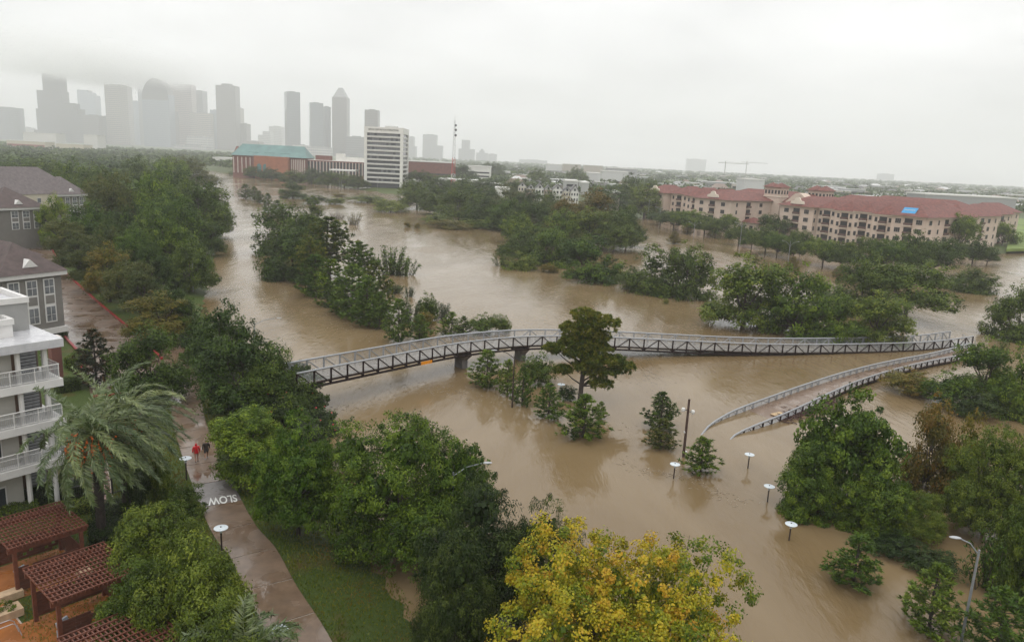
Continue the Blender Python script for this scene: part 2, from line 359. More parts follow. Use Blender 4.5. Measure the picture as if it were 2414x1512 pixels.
# ------------------------------------------------------------------ vegetation
LEAF = {
 'oak':    leafmat('leaf_oak', [(0.015, 0.032, 0.004), (0.044, 0.076, 0.008), (0.105, 0.150, 0.016)]),
 'broad':  leafmat('leaf_broad', [(0.016, 0.038, 0.003), (0.058, 0.104, 0.006), (0.155, 0.215, 0.016)]),
 'bright': leafmat('leaf_bright', [(0.036, 0.066, 0.006), (0.090, 0.130, 0.012), (0.18, 0.21, 0.028)]),
 'cypress':leafmat('leaf_cypress', [(0.030, 0.042, 0.008), (0.060, 0.078, 0.013), (0.105, 0.105, 0.02)], 0.5),
 'gold':   leafmat('leaf_gold', [(0.05, 0.062, 0.008), (0.13, 0.115, 0.012), (0.19, 0.125, 0.02)]),
 'autumn': leafmat('leaf_autumn', [(0.07, 0.115, 0.007), (0.24, 0.25, 0.012), (0.42, 0.33, 0.018), (0.46, 0.26, 0.022)], 0.4, 0.3),
 'rust':   leafmat('leaf_rust', [(0.055, 0.060, 0.012), (0.12, 0.095, 0.014), (0.20, 0.105, 0.02)]),
 'pine':   leafmat('leaf_pine', [(0.024, 0.052, 0.007), (0.068, 0.116, 0.012), (0.145, 0.205, 0.024)], 0.5),
 'pineold':leafmat('leaf_pineold', [(0.024, 0.048, 0.008), (0.076, 0.108, 0.012), (0.185, 0.175, 0.022)], 0.5),
 'olive':  leafmat('leaf_olive', [(0.022, 0.042, 0.004), (0.064, 0.102, 0.009), (0.145, 0.185, 0.020)], 0.45),
 'willow': leafmat('leaf_willow', [(0.035, 0.055, 0.022), (0.065, 0.090, 0.035), (0.11, 0.135, 0.06)], 0.45),
 'magnolia':leafmat('leaf_magnolia', [(0.008, 0.017, 0.006), (0.018, 0.030, 0.009), (0.085, 0.040, 0.014)], 0.35),
 'palm':   leafmat('leaf_palm', [(0.034, 0.060, 0.014), (0.080, 0.118, 0.028), (0.18, 0.21, 0.07)], 0.35, 0.2, 0.6),
 'ivy':    leafmat('leaf_ivy', [(0.013, 0.026, 0.006), (0.030, 0.052, 0.010), (0.062, 0.090, 0.018)]),
 'deep':   leafmat('leaf_deep', [(0.010, 0.022, 0.004), (0.028, 0.048, 0.008), (0.095, 0.125, 0.020)]),
 'fresh':  leafmat('leaf_fresh', [(0.024, 0.055, 0.004), (0.082, 0.140, 0.008), (0.195, 0.26, 0.022)]),
 'dry':    leafmat('leaf_dry', [(0.06, 0.055, 0.03), (0.12, 0.10, 0.05), (0.17, 0.15, 0.08)]),
 'hedge':  leafmat('leaf_hedge', [(0.012, 0.026, 0.005), (0.030, 0.054, 0.009), (0.060, 0.088, 0.014)]),
}
BARK = mat('bark', (0.050, 0.038, 0.030), 0.85, 0.3, 6, 0.5, 14)
BARKP = mat('palm_bark', (0.035, 0.026, 0.020), 0.9, 0.3, 5, 0.8, 12)
def unit(a): return a / np.maximum(1e-9, np.linalg.norm(a, axis=-1, keepdims=True))
class Leaves:
    def __init__(s, seed): s.r = np.random.default_rng(seed); s.V = []; s.T = []
    def put(s, C, Nn, L, el, tint, axis=None):
        n = len(C); Nn = unit(Nn)
        a = s.r.normal(size=(n, 3)) if axis is None else axis
        a = unit(a - Nn * np.sum(a * Nn, -1, keepdims=True)); b = np.cross(Nn, a)
        L = np.broadcast_to(np.asarray(L, float), (n,))[:, None] * (0.7 + 0.6 * s.r.random((n, 1)))
        q = np.stack([C - a * L / 2, C + b * L * el / 2, C + a * L / 2, C - b * L * el / 2], 1)
        s.V.append(q.reshape(-1, 3)); s.T.append(np.repeat(np.clip(tint, 0, 1), 4))
    def mesh(s, name):
        V = np.concatenate(s.V); T = np.concatenate(s.T); n = len(V) // 4
        me = bpy.data.meshes.new(name)
        me.vertices.add(n * 4); me.vertices.foreach_set('co', V.astype(np.float32).ravel())
        me.loops.add(n * 4); me.loops.foreach_set('vertex_index', np.arange(n * 4, dtype=np.int32))
        me.polygons.add(n); me.polygons.foreach_set('loop_start', np.arange(0, n * 4, 4, dtype=np.int32))
        at = me.attributes.new('tint', 'FLOAT', 'POINT'); at.data.foreach_set('value', T.astype(np.float32))
        me.update(calc_edges=True); return me
def lobe_leaves(LV, lobes, clumps, leaves, rc, leaf, el=0.55, up=0.5, inner=0.62, droop=0.0, tvar=0.65, tshift=None, lowcut=-0.55, core=170, coresz=.2):
    r = LV.r
    for li, (cx, cy, cz, rx, ry, rz) in enumerate(lobes):
        if core:            # leaves added inside to block light, shade put into their low tint
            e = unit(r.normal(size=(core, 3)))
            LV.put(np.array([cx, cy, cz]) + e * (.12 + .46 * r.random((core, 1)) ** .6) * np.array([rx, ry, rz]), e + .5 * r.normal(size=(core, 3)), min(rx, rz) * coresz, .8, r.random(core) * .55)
        k = clumps
        d = unit(r.normal(size=(k * 3, 3))); d = d[d[:, 2] > lowcut][:k]; k = len(d)
        rr = inner + (1.10 - inner) * r.random((k, 1)) ** 0.55
        cc = np.array([cx, cy, cz]) + d * rr * np.array([rx, ry, rz])
        ct = r.random(k) + (tshift[li] if tshift else 0)
        for j in range(k):
            n = int(leaves * (0.6 + 0.8 * r.random()))
            e = unit(r.normal(size=(n, 3))); rad_ = rc * (0.5 + 0.75 * r.random()) * r.random((n, 1)) ** 0.4
            off = e * rad_ * np.array([1, 1, 0.72])
            if droop: off[:, 2] -= droop * (rad_[:, 0] ** 2) / max(rc, 1e-6)
            c = cc[j] + off
            nn = 0.55 * d[j] + 0.45 * e + np.array([0, 0, up]) + 0.55 * r.normal(size=(n, 3))
            ax = None
            if droop: ax = e + np.array([0, 0, -0.8]) + 0.4 * r.normal(size=(n, 3))
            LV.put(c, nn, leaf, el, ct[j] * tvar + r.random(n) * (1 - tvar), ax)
def limb_mesh(H, lobes, r0, seed, lean=(0, 0), forks=True, below=1.5):
    r = random.Random(seed); m = MB()
    zt = H * 0.30
    top = (lean[0] * 0.6, lean[1] * 0.6, zt)
    m.tube([(0, 0, -below), (0, 0, 0), top], [r0 * 1.35, r0 * 1.1, r0 * 0.85], 7)
    for (cx, cy, cz, rx, ry, rz) in lobes:
        q = [top]
        for t in (0.35, 0.7, 1.0):
            q.append((top[0] + (cx - top[0]) * t + r.uniform(-.25, .25), top[1] + (cy - top[1]) * t + r.uniform(-.25, .25), top[2] + (cz - top[2]) * t ** 1.25))
        m.tube(q, [r0 * 0.62, r0 * 0.42, r0 * 0.25, r0 * 0.08], 5)
        for _ in range(3):
            a = q[2]; e = (cx + r.uniform(-1, 1) * rx * .8, cy + r.uniform(-1, 1) * ry * .8, cz + r.uniform(-.3, .9) * rz)
            m.tube([a, ((a[0] + e[0]) / 2, (a[1] + e[1]) / 2, (a[2] + e[2]) / 2 - .15), e], [r0 * .22, r0 * .12, r0 * .04], 4)
    return m.mesh('trunk')
PROTO = {}
def dome_lobes(r, H, Wd, n, low=0.34, flat=1.0):
    L = [(0, 0, H * 0.70, Wd * .25, Wd * .25, H * .27)]
    for i in range(n):
        a = 2 * math.pi * (i + r.uniform(-.3, .3)) / n; q = r.uniform(.24, .36) * Wd
        s = r.uniform(.16, .24) * Wd
        L.append((q * math.cos(a), q * math.sin(a), H * r.uniform(low + .08, .72), s, s, s * .85 * flat))
    if low < .2:                      # full crown down to the ground or the water
        for i in range(n - 2):
            a = 2 * math.pi * (i + r.uniform(-.3, .3)) / (n - 2); q = r.uniform(.28, .36) * Wd; s = r.uniform(.15, .2) * Wd
            L.append((q * math.cos(a), q * math.sin(a), H * r.uniform(low + .04, low + .2), s, s, s * .8))
    return L
def proto(key, H, Wd, nl, clumps, leaves, rc, leaf, lm, seed, **k):
    r = random.Random(seed); lobes = k.pop('lobes', None) or dome_lobes(r, H, Wd, nl, k.pop('low', .34), k.pop('flat', 1.0))
    r0 = k.pop('r0', H * 0.026)
    LV = Leaves(seed); lobe_leaves(LV, lobes, clumps, leaves, rc, leaf, **k)
    PROTO[key] = dict(crown=LV.mesh('crown_' + key), trunk=limb_mesh(H, lobes, r0, seed), H=H, W=Wd, leaf=lm)
    return PROTO[key]
for i in range(3): proto('oak%d' % i, 10, 12, 8, 26, 40, 1.0, 0.33, 'oak', 10 + i, low=.12)
for i in range(3): proto('street%d' % i, 10, 13, 8, 30, 40, 1.0, 0.33, 'oak', 15 + i, low=.28)
for i in range(3): proto('broad%d' % i, 10, 9, 7, 24, 42, 0.85, 0.30, 'broad', 20 + i, up=.45, low=.1)
for i in range(2): proto('far%d' % i, 10, 12, 6, 16, 22, 1.25, 0.75, 'oak', 30 + i)
for i in range(2): proto('cyp%d' % i, 10, 6.5, 9, 24, 40, 0.75, 0.26, 'cypress', 40 + i, low=.15, el=.4, inner=.4)
# shrubs: foliage from the ground (or water) up
def bush_lobes(r, H, Wd, n):
    L = [(0, 0, H * .5, Wd * .3, Wd * .3, H * .47)]
    for i in range(n):
        a = 2 * math.pi * (i + r.uniform(-.3, .3)) / n; q = r.uniform(.2, .32) * Wd; s = r.uniform(.16, .26) * Wd
        L.append((q * math.cos(a), q * math.sin(a), H * r.uniform(.22, .55), s, s, H * r.uniform(.25, .4)))
    return L
for i in range(3): proto('bush%d' % i, 4, 5, 6, 22, 34, 0.5, 0.2, 'bright', 50 + i, lobes=bush_lobes(random.Random(50 + i), 4, 5, 6), r0=.06, lowcut=-.8)
# pines: whorled limbs carrying upturned tufts of needles
def pine(key, H, Wd, lm, seed, base=0.12, cone=True, whorls=13, per=6, tuft=11, needle=0.42, gappy=0.0):
    R = np.random.default_rng(seed); r = random.Random(seed); LV = Leaves(seed); m = MB()
    m.tube([(0, 0, -1.5), (0, 0, 0), (.05 * Wd * r.uniform(-1, 1), .05 * Wd * r.uniform(-1, 1), H * .55), (0, 0, H)], [H * .022, H * .019, H * .012, H * .003], 6)
    for w in range(whorls):
        t = w / (whorls - 1.0); z = H * (base + (0.97 - base) * t)
        if cone: reach = Wd * .5 * (1 - t) ** .8 * (0.35 + 0.65 * min(1, (t + .12) * 5)) + .08 * Wd
        else: reach = Wd * .5 * (math.sin(math.pi * min(1, .22 + .76 * t)) ** .7)
        for q in range(per):
            if r.random() < gappy: continue
            an = 2 * math.pi * (q + r.random() * .8) / per + w * 1.7; ln = reach * r.uniform(.7, 1.15)
            rise = ln * r.uniform(.15, .5); dx_, dy_ = math.cos(an), math.sin(an)
            end = np.array((dx_ * ln, dy_ * ln, z + rise))
            m.tube([(0, 0, z), (dx_ * ln * .55, dy_ * ln * .55, z + rise * .35), tuple(end)], [H * .006, H * .004, H * .0015], 4, False)
            k = max(3, int(ln / (needle * .62)))
            for j in range(k):
                f = 1 - (j / k) * .82
                c = np.array((dx_ * ln * f, dy_ * ln * f, z + rise * f * f)) + R.normal(size=3) * np.array([.1, .1, .05]) * ln * .7
                n_ = tuft; dirs = unit(R.normal(size=(n_, 3)) + np.array([dx_ * .7, dy_ * .7, .75]))
                nn = np.cross(dirs, R.normal(size=(n_, 3))) + np.array([0, 0, .5])
                LV.put(c + dirs * needle * .42, nn, needle, .26, R.random() * .6 + R.random(n_) * .4, dirs)
    PROTO[key] = dict(crown=LV.mesh('crown_' + key), trunk=m.mesh('trunk'), H=H, W=Wd, leaf=lm)
for i in range(3): pine('cone%d' % i, 7, 4.6, 'pine', 60 + i, .05, True, 11, 6, 11, .5, .12)
for i in range(2): pine('tallpine%d' % i, 14, 7.5, 'pineold', 70 + i, .34, False, 11, 7, 15, .62, .15)
# willows standing in the flood: sheaves of upright shoots
def willow(key, H, Wd, seed, lm='willow', stems=26, per=60, leaf=.34, bare=0.0):
    R = np.random.default_rng(seed); LV = Leaves(seed); m = MB()
    for s_ in range(stems):
        a = R.random() * 6.283; q = R.random() ** .6 * Wd * .42; h = H * (.5 + .5 * R.random()) * (1 - .35 * (q / (Wd * .5)) ** 2)
        b0 = np.array((math.cos(a) * q * .45, math.sin(a) * q * .45, -.8)); e = np.array((math.cos(a) * q * 1.15, math.sin(a) * q * 1.15, h))
        mid = (b0 + e) / 2 + np.array((0, 0, h * .1)); m.tube([tuple(b0), tuple(mid), tuple(e)], [.05, .032, .012], 4, False)
        n_ = int(per * (1 - bare))
        if n_ < 2: continue
        t = R.random((n_, 1)) ** .7
        c = b0 * (1 - t) ** 2 + 2 * mid * t * (1 - t) + e * t ** 2 + R.normal(size=(n_, 3)) * .13
        ax = (e - b0) / np.linalg.norm(e - b0) + .7 * R.normal(size=(n_, 3))
        LV.put(c, R.normal(size=(n_, 3)) + np.array([0, 0, .6]), leaf, .3, R.random() * .5 + R.random(n_) * .5, ax)
    PROTO[key] = dict(crown=LV.mesh('crown_' + key), trunk=m.mesh('trunk'), H=H, W=Wd, leaf=lm)
willow('willow0', 4, 4.5, 80); willow('willow1', 4, 4.0, 81)
willow('bare0', 3.5, 4.5, 82, 'dry', 34, 60, .22, .72); willow('bare1', 3.5, 4.5, 83, 'gold', 30, 60, .24, .5)
def true_size(p):
    if 'W0' in p: return
    me_ = p['crown']; co = np.empty(len(me_.vertices) * 3, np.float32); me_.vertices.foreach_get('co', co); co = co.reshape(-1, 3)
    p['W0'] = 2 * float(np.percentile(np.hypot(co[:, 0], co[:, 1]), 96.5)); p['H0'] = float(np.percentile(co[:, 2], 99.6)); p['S'] = co[np.random.default_rng(1).integers(0, len(co), 700)].astype(float)
def place(kind, x, y, z, h, w, label, cat='tree', name=None, group=None, leaf=None, rot=None, wy=None):
    p = PROTO[kind]
    true_size(p)
    if p['H'] != 1: p['W'], p['H'] = p['W0'], p['H0']
    o = thing(name or 'tree', label, cat, (x, y, z), rnd.uniform(0, 6.28) if rot is None else rot, group)
    o.scale = (w / p['W'], (wy or w) / p['W'], h / p['H'])
    lm = LEAF[leaf or p['leaf']]
    link('trunk', p['trunk'], BARK, o)
    c = link('crown', p['crown'], None, o)
    if not p['crown'].materials: p['crown'].materials.append(lm)
    c.material_slots[0].link = 'OBJECT'; c.material_slots[0].material = lm
    return o
def tree_px(kind, u, vt, vb, w, label, zg=None, cat='tree', name=None, group=None, leaf=None, push=0.0, sink=0.0, wy=None, rot=None, sinkf=None):
    """stand a tree where its foot was measured, grown to its measured height and spread"""
    z0 = 0.0 if zg is None else zg
    x, y, _ = P(u, vb, z0)
    d = math.hypot(x, y)
    wm_ = w * math.sqrt(d * d + (CAM_H - z0) ** 2) / 1750.0 * 1.04
    if push: x *= 1 + push * wm_ / d; y *= 1 + push * wm_ / d
    # height so that the crown's top reaches the measured row
    h = ztop(x, y, vt) - z0
    h = max(h, 0.8)
    if sinkf is not None: sink = h * sinkf
    elif zg is None and not sink and kind[:5] in ('broad', 'oak0', 'oak1', 'oak2', 'nearA', 'nearB', 'nearG'): sink = h * (.12 if kind == 'broad0' else .30)   # the flood stands part-way up
    p = PROTO[kind]; true_size(p); ro = rnd.uniform(0, 6.28) if rot is None else rot
    if p['H'] != 1: p['W'], p['H'] = p['W0'], p['H0']
    S = p['S']; c_, s_ = math.cos(ro), math.sin(ro); ht = h + sink; cpi, spi, cr_, sr_ = math.cos(PITCH), math.sin(PITCH), math.cos(ROLL), math.sin(ROLL)
    for _ in range(7):      # fit the crown's measured spread and top
        kx, ky, kz = wm_ / p['W'], wm_ * (wy or 1) / p['W'], ht / p['H']
        X = S[:, 0] * kx * c_ - S[:, 1] * ky * s_ + x; Y = S[:, 0] * kx * s_ + S[:, 1] * ky * c_ + y; Z = S[:, 2] * kz + z0 - sink - CAM_H
        ok_ = Z > z0 - CAM_H; X, Y, Z = X[ok_], Y[ok_], Z[ok_]
        f_ = Y * cpi - Z * spi; a_, b2_ = X / f_, (Y * spi + Z * cpi) / f_
        uu, vv = 1207 + 1750 * (a_ * cr_ + b2_ * sr_), 756 - 1750 * (-a_ * sr_ + b2_ * cr_)
        u1, u2, v1 = np.percentile(uu, 1.5), np.percentile(uu, 98.5), np.percentile(vv, .8); D_ = math.sqrt(x * x + y * y + 500)
        wm_ *= min(1.3, max(.75, w / max(2.0, u2 - u1))); x += (u - (u1 + u2) / 2) * D_ / 1750
        ht = max(.6, ht - (vt - v1) * D_ / 1750 * .9)
        if not p.get('fixsink') and sink: sink = min(sink, .45 * ht)
    return place(kind, x, y, z0 - sink, ht, wm_, label, cat, name, group, leaf, ro, wy=None if wy is None else wm_ * wy)

LVg = Leaves(900); ng = len(GRASS_PTS)
LVg.put(GRASS_PTS + np.array([0, 0, .06]), np.concatenate([LVg.r.normal(size=(ng, 2)), .35 * LVg.r.random((ng, 1))], -1), .22, .30, LVg.r.random(ng) * .5 + .5 * np.clip(.5 + .5 * np.sin(GRASS_PTS[:, 0] * .9) * np.sin(GRASS_PTS[:, 1] * .7), 0, 1), np.concatenate([.35 * LVg.r.normal(size=(ng, 2)), np.ones((ng, 1))], -1))
LEAF['grass'] = leafmat('leaf_grass', [(0.050, 0.085, 0.008), (0.095, 0.130, 0.014), (0.15, 0.150, 0.022), (0.17, 0.10, 0.03)])
gs = struct('grass', LVg.mesh('grass'), LEAF['grass'], 'stuff'); gs['label'] = 'wet rough grass on the bank between the path and the flood'
# ---- near trees, one mesh each
proto('nearA', 9, 8, 9, 44, 62, 0.62, 0.20, 'broad', 101, low=.12, el=.6, up=.55)
proto('nearB', 9, 8, 9, 44, 62, 0.62, 0.20, 'broad', 102, low=.12, el=.6, up=.55)
proto('nearC', 10, 12, 11, 60, 66, 0.68, 0.19, 'broad', 103, low=.12, el=.55, up=.5)
proto('nearD', 10, 10, 10, 52, 66, 0.75, 0.24, 'olive', 104, low=.15, el=.28, up=.4, droop=.5)
proto('nearE', 11, 15, 15, 64, 88, 0.60, 0.165, 'autumn', 105, coresz=.11, low=.2, el=.75, up=.6, tshift=[random.Random(i).uniform(-.35, .35) for i in range(16)])
proto('nearF', 6, 7, 9, 52, 66, 0.6, 0.2, 'olive', 106, low=.15, el=.4, up=.55)
proto('nearG', 9, 10, 10, 46, 56, 0.62, 0.24, 'broad', 107, low=.2, el=.7, up=.55)
SHR = dict(cat='shrub', name='shrub')
T = tree_px
# foreground bank
T('nearA', 602, 962, 1140, 180, 'leafy green tree with upright twigs, beside the walkers on the path', 1.0, leaf='fresh')
T('nearB', 698, 1000, 1262, 182, 'round leafy green tree with a dark trunk on the lawn right of the painted word', 0.8, leaf='fresh')
T('nearC', 935, 985, 1300, 320, 'large dense tree at the flood edge with the arm of a street lamp poking through', 0.0)
T('nearG', 1085, 1052, 1290, 150, 'smaller leafy tree growing into the right side of the large dense tree', 0.0)
T('broad1', 822, 1018, 1105, 80, 'thin grey-green tree over the gap of dark water by the vines', 0.0, leaf='oak')
T('nearD', 1130, 1148, 1470, 270, 'dark feathery tree with pale new shoots, left of the yellow tree', 0.0, leaf='deep')
T('nearD', 1278, 1212, 1480, 190, 'dark feathery tree half hidden behind the yellow tree', 0.0, leaf='deep')
T('nearD', 1075, 1300, 1600, 190, 'low feathery tree over the muddy edge at the bottom of the lawn', 0.0, leaf='deep')
T('nearE', 1490, 1248, 1760, 545, 'big yellow and orange autumn tree at the bottom of the view', -0.5, push=0)
T('oak1', 520, 728, 880, 165, 'tall dark oak on the bank at the left end of the footbridge', 1.0)
T('oak2', 572, 795, 975, 215, 'wide dark oak hanging over the path near the bridge', 1.0)
T('oak0', 655, 830, 985, 170, 'dark oak next to the vine-covered bridge end', 0.6)
T('nearF', 375, 1196, 1420, 215, 'bushy olive-green tree beside the first pergola and the path lamp', 1.1)
T('nearF', 455, 1295, 1570, 245, 'bushy olive-green tree filling the space right of the second pergola', 1.1)
T('nearF', 330, 1325, 1560, 200, 'olive-green bushy tree leaning over the second pergola roof', 1.1)
T('nearF', 500, 1400, 1690, 250, 'bushy olive tree at the bottom edge beside the palm tips', 1.1)
T('bush0', 378, 1062, 1205, 62, 'tall columnar evergreen shrub with bright green edges beside the path', 1.1, leaf='bright', **SHR)
T('bush1', 327, 1080, 1215, 60, 'dark columnar evergreen shrub behind the palm trunks', 1.1, leaf='hedge', **SHR)
T('bush2', 432, 1135, 1215, 100, 'bright leafy shrub spreading over the path edge by the lamp', 1.1, leaf='bright', **SHR)
T('bush0', 285, 1240, 1300, 70, 'yellow-green shrub between the two pergolas', 1.1, leaf='bright', **SHR)
T('oak0', 352, 778, 945, 185, 'dark dense tree beside the wet path above the tall palms', 1.1)
T('cone1', 224, 778, 910, 100, 'dark magnolia with brown leaf undersides by the drive', 1.1, leaf='magnolia')
T('cyp0', 368, 694, 808, 150, 'yellowing feathery cypress at the near end of the red kerb', 1.1, leaf='gold')
T('broad0', 446, 706, 805, 62, 'slim dark tree with a bare trunk on the bank by the flood', 1.1, leaf='oak')
T('broad2', 405, 680, 780, 80, 'dark green tree behind the yellowing cypress', 1.1, leaf='oak')
for i, (u, a, b_, w, lf) in enumerate([(345, 628, 755, 105, 'cypress'), (300, 612, 735, 110, 'cypress'), (252, 578, 712, 105, 'gold'), (212, 575, 690, 95, 'cypress'), (180, 545, 655, 95, 'cypress'), (150, 515, 620, 90, 'cypress')]):
    T('cyp%d' % (i % 2), u, a, b_, w, ['yellow-green cypress beside the red kerb, second from its near end', 'green cypress beside the red kerb, third from its near end', 'rusty-tinged cypress in the middle of the red kerb row', 'pale green cypress behind the grey house gable', 'green cypress at the far end of the red kerb row', 'cypress rising between the two grey houses'][i], 1.1, leaf=lf, group='cypresses along the red kerb')
T('oak1', 446, 576, 688, 128, 'round dark oak at the water edge beside the single-arm street lamp', 0.3)
ORD = ['first', 'second', 'third', 'fourth', 'fifth', 'sixth', 'seventh', 'eighth', 'ninth', 'tenth', 'eleventh', 'twelfth', 'thirteenth', 'fourteenth', 'fifteenth', 'sixteenth', 'seventeenth', 'eighteenth', 'nineteenth', 'twentieth', 'twenty-first', 'twenty-second', 'twenty-third', 'twenty-fourth']
OAKS = [(352, 575, 690, 95), (380, 505, 640, 150), (468, 432, 560, 150), (425, 405, 520, 155), (358, 420, 560, 150), (278, 415, 560, 145), (222, 482, 605, 130), (302, 497, 620, 135), (420, 465, 592, 135), (240, 396, 500, 125), (330, 382, 470, 125), (392, 376, 455, 110), (452, 374, 445, 115), (165, 386, 480, 95), (112, 380, 450, 105), (60, 378, 440, 110), (12, 386, 440, 95), (508, 442, 545, 72), (132, 468, 585, 85), (270, 540, 660, 120), (330, 545, 670, 110), (480, 520, 600, 100), (390, 440, 540, 120)]
for i, (u, a, b_, w) in enumerate(OAKS):
    edge = u > 440
    T('oak%d' % (i % 3), u, a, b_, w, ('dark oak at the water edge of the left bank wood' if edge else 'oak rising behind the roofs of the grey houses' if u < 200 else 'dark oak in the left bank wood') + ', %s from its near end' % ORD[sorted([(-q[2], q[0]) for q in OAKS]).index((-b_, u))], 0.2 if edge else 1.2,
      leaf=['oak', 'broad', 'olive', 'oak', 'fresh', 'cypress', 'broad'][i % 7], group='oaks at the wood edge' if edge else ('oaks behind the grey houses' if u < 200 else 'oaks of the left bank wood'))
# trees on the drowned median between the two streams
for i, (u, a, b_, w) in enumerate([(578, 434, 468, 34), (600, 440, 472, 26), (612, 450, 479, 28), (634, 456, 500, 30), (652, 472, 508, 36), (664, 486, 515, 24)]):
    T('cone%d' % (i % 3), u, a, b_, w, ['first', 'second', 'third', 'fourth', 'fifth', 'sixth'][i] + ' small dark cypress in the line at the far tip of the drowned median', leaf='oak', push=.2, group='small trees at the median tip')
T('oak0', 680, 487, 598, 158, 'big dark oak at the upper end of the drowned median')
T('oak2', 692, 545, 655, 145, 'dark oak whose low branches trail in the flood on the median', leaf='oak')
T('broad1', 734, 468, 540, 62, 'loose grey-green tree behind the big median oak', leaf='oak')
T('tallpine0', 775, 512, 668, 110, 'tall open pine with a bare trunk in the median group')
T('tallpine1', 732, 560, 690, 70, 'slender pine with a bare trunk left of the tall open pine')
T('tallpine1', 848, 570, 690, 72, 'dark clumpy pine right of the tall open pine', leaf='pine')
MED = [(782, 612, 722, 95, 'broad'), (832, 626, 752, 95, 'pine'), (884, 618, 745, 95, 'pineold'), (742, 600, 700, 85, 'pine'), (865, 652, 770, 95, 'pine'), (897, 690, 776, 60, 'pine'), (805, 655, 740, 80, 'oak'), (712, 610, 670, 70, 'oak')]
for i, (u, a, b_, w, lf) in enumerate(MED):
    T('cone%d' % (i % 3), u, a, b_, w, ['green pine left of the speed sign in the median group', 'tall green pine directly behind the speed sign', 'olive pine on the right flank of the median group', 'pine on the left flank of the median group, trailing in water', 'pine standing just right of the speed sign', 'slim pine at the lower right tip of the median group', 'dark pine in the middle of the median group', 'low dark pine under the big median oaks'][i], leaf=lf, push=.12)
T('willow0', 922, 584, 648, 66, 'tall willow thicket on the right of the median group', leaf='broad', push=.2, **SHR)
T('willow1', 956, 606, 650, 66, 'spiky lower willow thicket reaching out into the stream', leaf='broad', push=.2, **SHR)
T('willow0', 965, 676, 700, 26, 'small lone willow shoots in the stream', push=.2, **SHR)
T('willow1', 930, 668, 692, 40, 'low drowned willow sprig beside the median group', leaf='oak', push=.2, **SHR)
SEC = [('cone0', 938, 706, 808, 66, 'pine', 'dark young pine leading the row towards the bridge'), ('willow0', 968, 706, 762, 60, 'willow', 'pale willow behind the leading young pine'), ('bush0', 1006, 690, 756, 52, 'bright', 'bright green round young tree in the row before the bridge'), ('bush2', 1000, 735, 778, 50, 'gold', 'yellowing shrub under the bright round young tree'), ('cone1', 990, 742, 802, 56, 'pine', 'young pine beside the yellowing shrub'), ('willow1', 1042, 712, 752, 36, 'willow', 'pale willow right of the bright young tree'), ('cone2', 1060, 735, 792, 58, 'pine', 'dark young pine touching the bridge rail'), ('cone0', 1092, 745, 790, 30, 'oak', 'small dark sapling right of the young pine at the rail'), ('bush1', 1142, 738, 788, 82, 'bright', 'bright yellow-green tree behind the bridge rail'), ('bush0', 1184, 742, 785, 40, 'bright', 'small bright tree at the right of the bright tree behind the rail')]
for k_, u, a, b_, w, lf, lb in SEC: T(k_, u, a, b_, w, lb, leaf=lf, push=.15)
# around the bridge
T('cone0', 1146, 826, 914, 80, 'young pine under the bridge beside the first pier', push=.15)
T('cone1', 1194, 848, 932, 48, 'slim grey-green pine by the lamp post below the bridge', push=.1)
T('cone2', 1232, 866, 956, 56, 'slim pine with a thin trunk below the bridge', push=.1)
T('bush0', 1272, 832, 908, 76, 'bright round tree between the second pier and the great pine', push=.2)
T('cone1', 1293, 905, 990, 66, 'conical young pine in the flood left of the great pine', push=.15)
T('cone2', 1374, 930, 1036, 104, 'bright conical pine at the foot of the great pine', leaf='broad', push=.15)
T('bush2', 1338, 908, 944, 42, 'small dark bush by the disc lamp near the great pine', leaf='oak', push=.2, **SHR)
T('cone0', 1416, 946, 988, 28, 'little sapling beside the bright conical pine', push=.1)
T('cone2', 1557, 924, 1012, 80, 'dark open young pine in mid stream', leaf='oak', push=.1)
T('cone0', 1560, 985, 1058, 72, 'yellow-green young pine in front of the dark mid-stream pine', leaf='cypress', push=.1)
T('cone1', 1655, 1030, 1120, 88, 'dense conical evergreen beside the camera pole', leaf='broad', push=.15)
# great pine in front of the bridge: wind-flagged crown of separate plates
gx_, gy_, _ = P(1366, 952)
HP = ztop(gx_, gy_, 730)
lb = [(.5, 0, .82, 1.7, 1.5, 1.0), (.2, .2, .64, 1.6, 1.5, .9), (-.9, .1, .67, 1.4, 1.3, .8), (1.5, 0, .58, 1.4, 1.3, .8), (.3, -.2, .40, 1.5, 1.4, .6), (0, .3, .92, 1.5, 1.4, .9), (1.9, -.1, .86, 1.5, 1.4, .95), (-1.3, .2, .77, 1.3, 1.2, 1.0), (.4, 0, .74, 1.6, 1.4, .9), (1.4, .3, .70, 1.3, 1.2, .8), (-1.7, 0, .58, 1.7, 1.4, .75), (-2.9, .2, .57, 1.1, 1.0, .55), (-.4, 0, .52, 1.7, 1.5, .8), (.9, -.3, .47, 1.5, 1.4, .7), (2.9, 0, .47, 1.7, 1.5, .75), (3.9, .1, .42, 1.3, 1.2, .65), (2.4, -.2, .36, 1.4, 1.3, .5), (-1.8, 0, .36, .9, .9, .4), (1.4, .2, .33, 1.5, 1.2, .5), (1.9, -.4, .24, 1.3, 1.1, .45)]
lb = [(a * 1.2, b_ * 1.2, c * HP, d * 1.15, e * 1.15, f * 1.1) for a, b_, c, d, e, f in lb]
LV = Leaves(140); R = LV.r
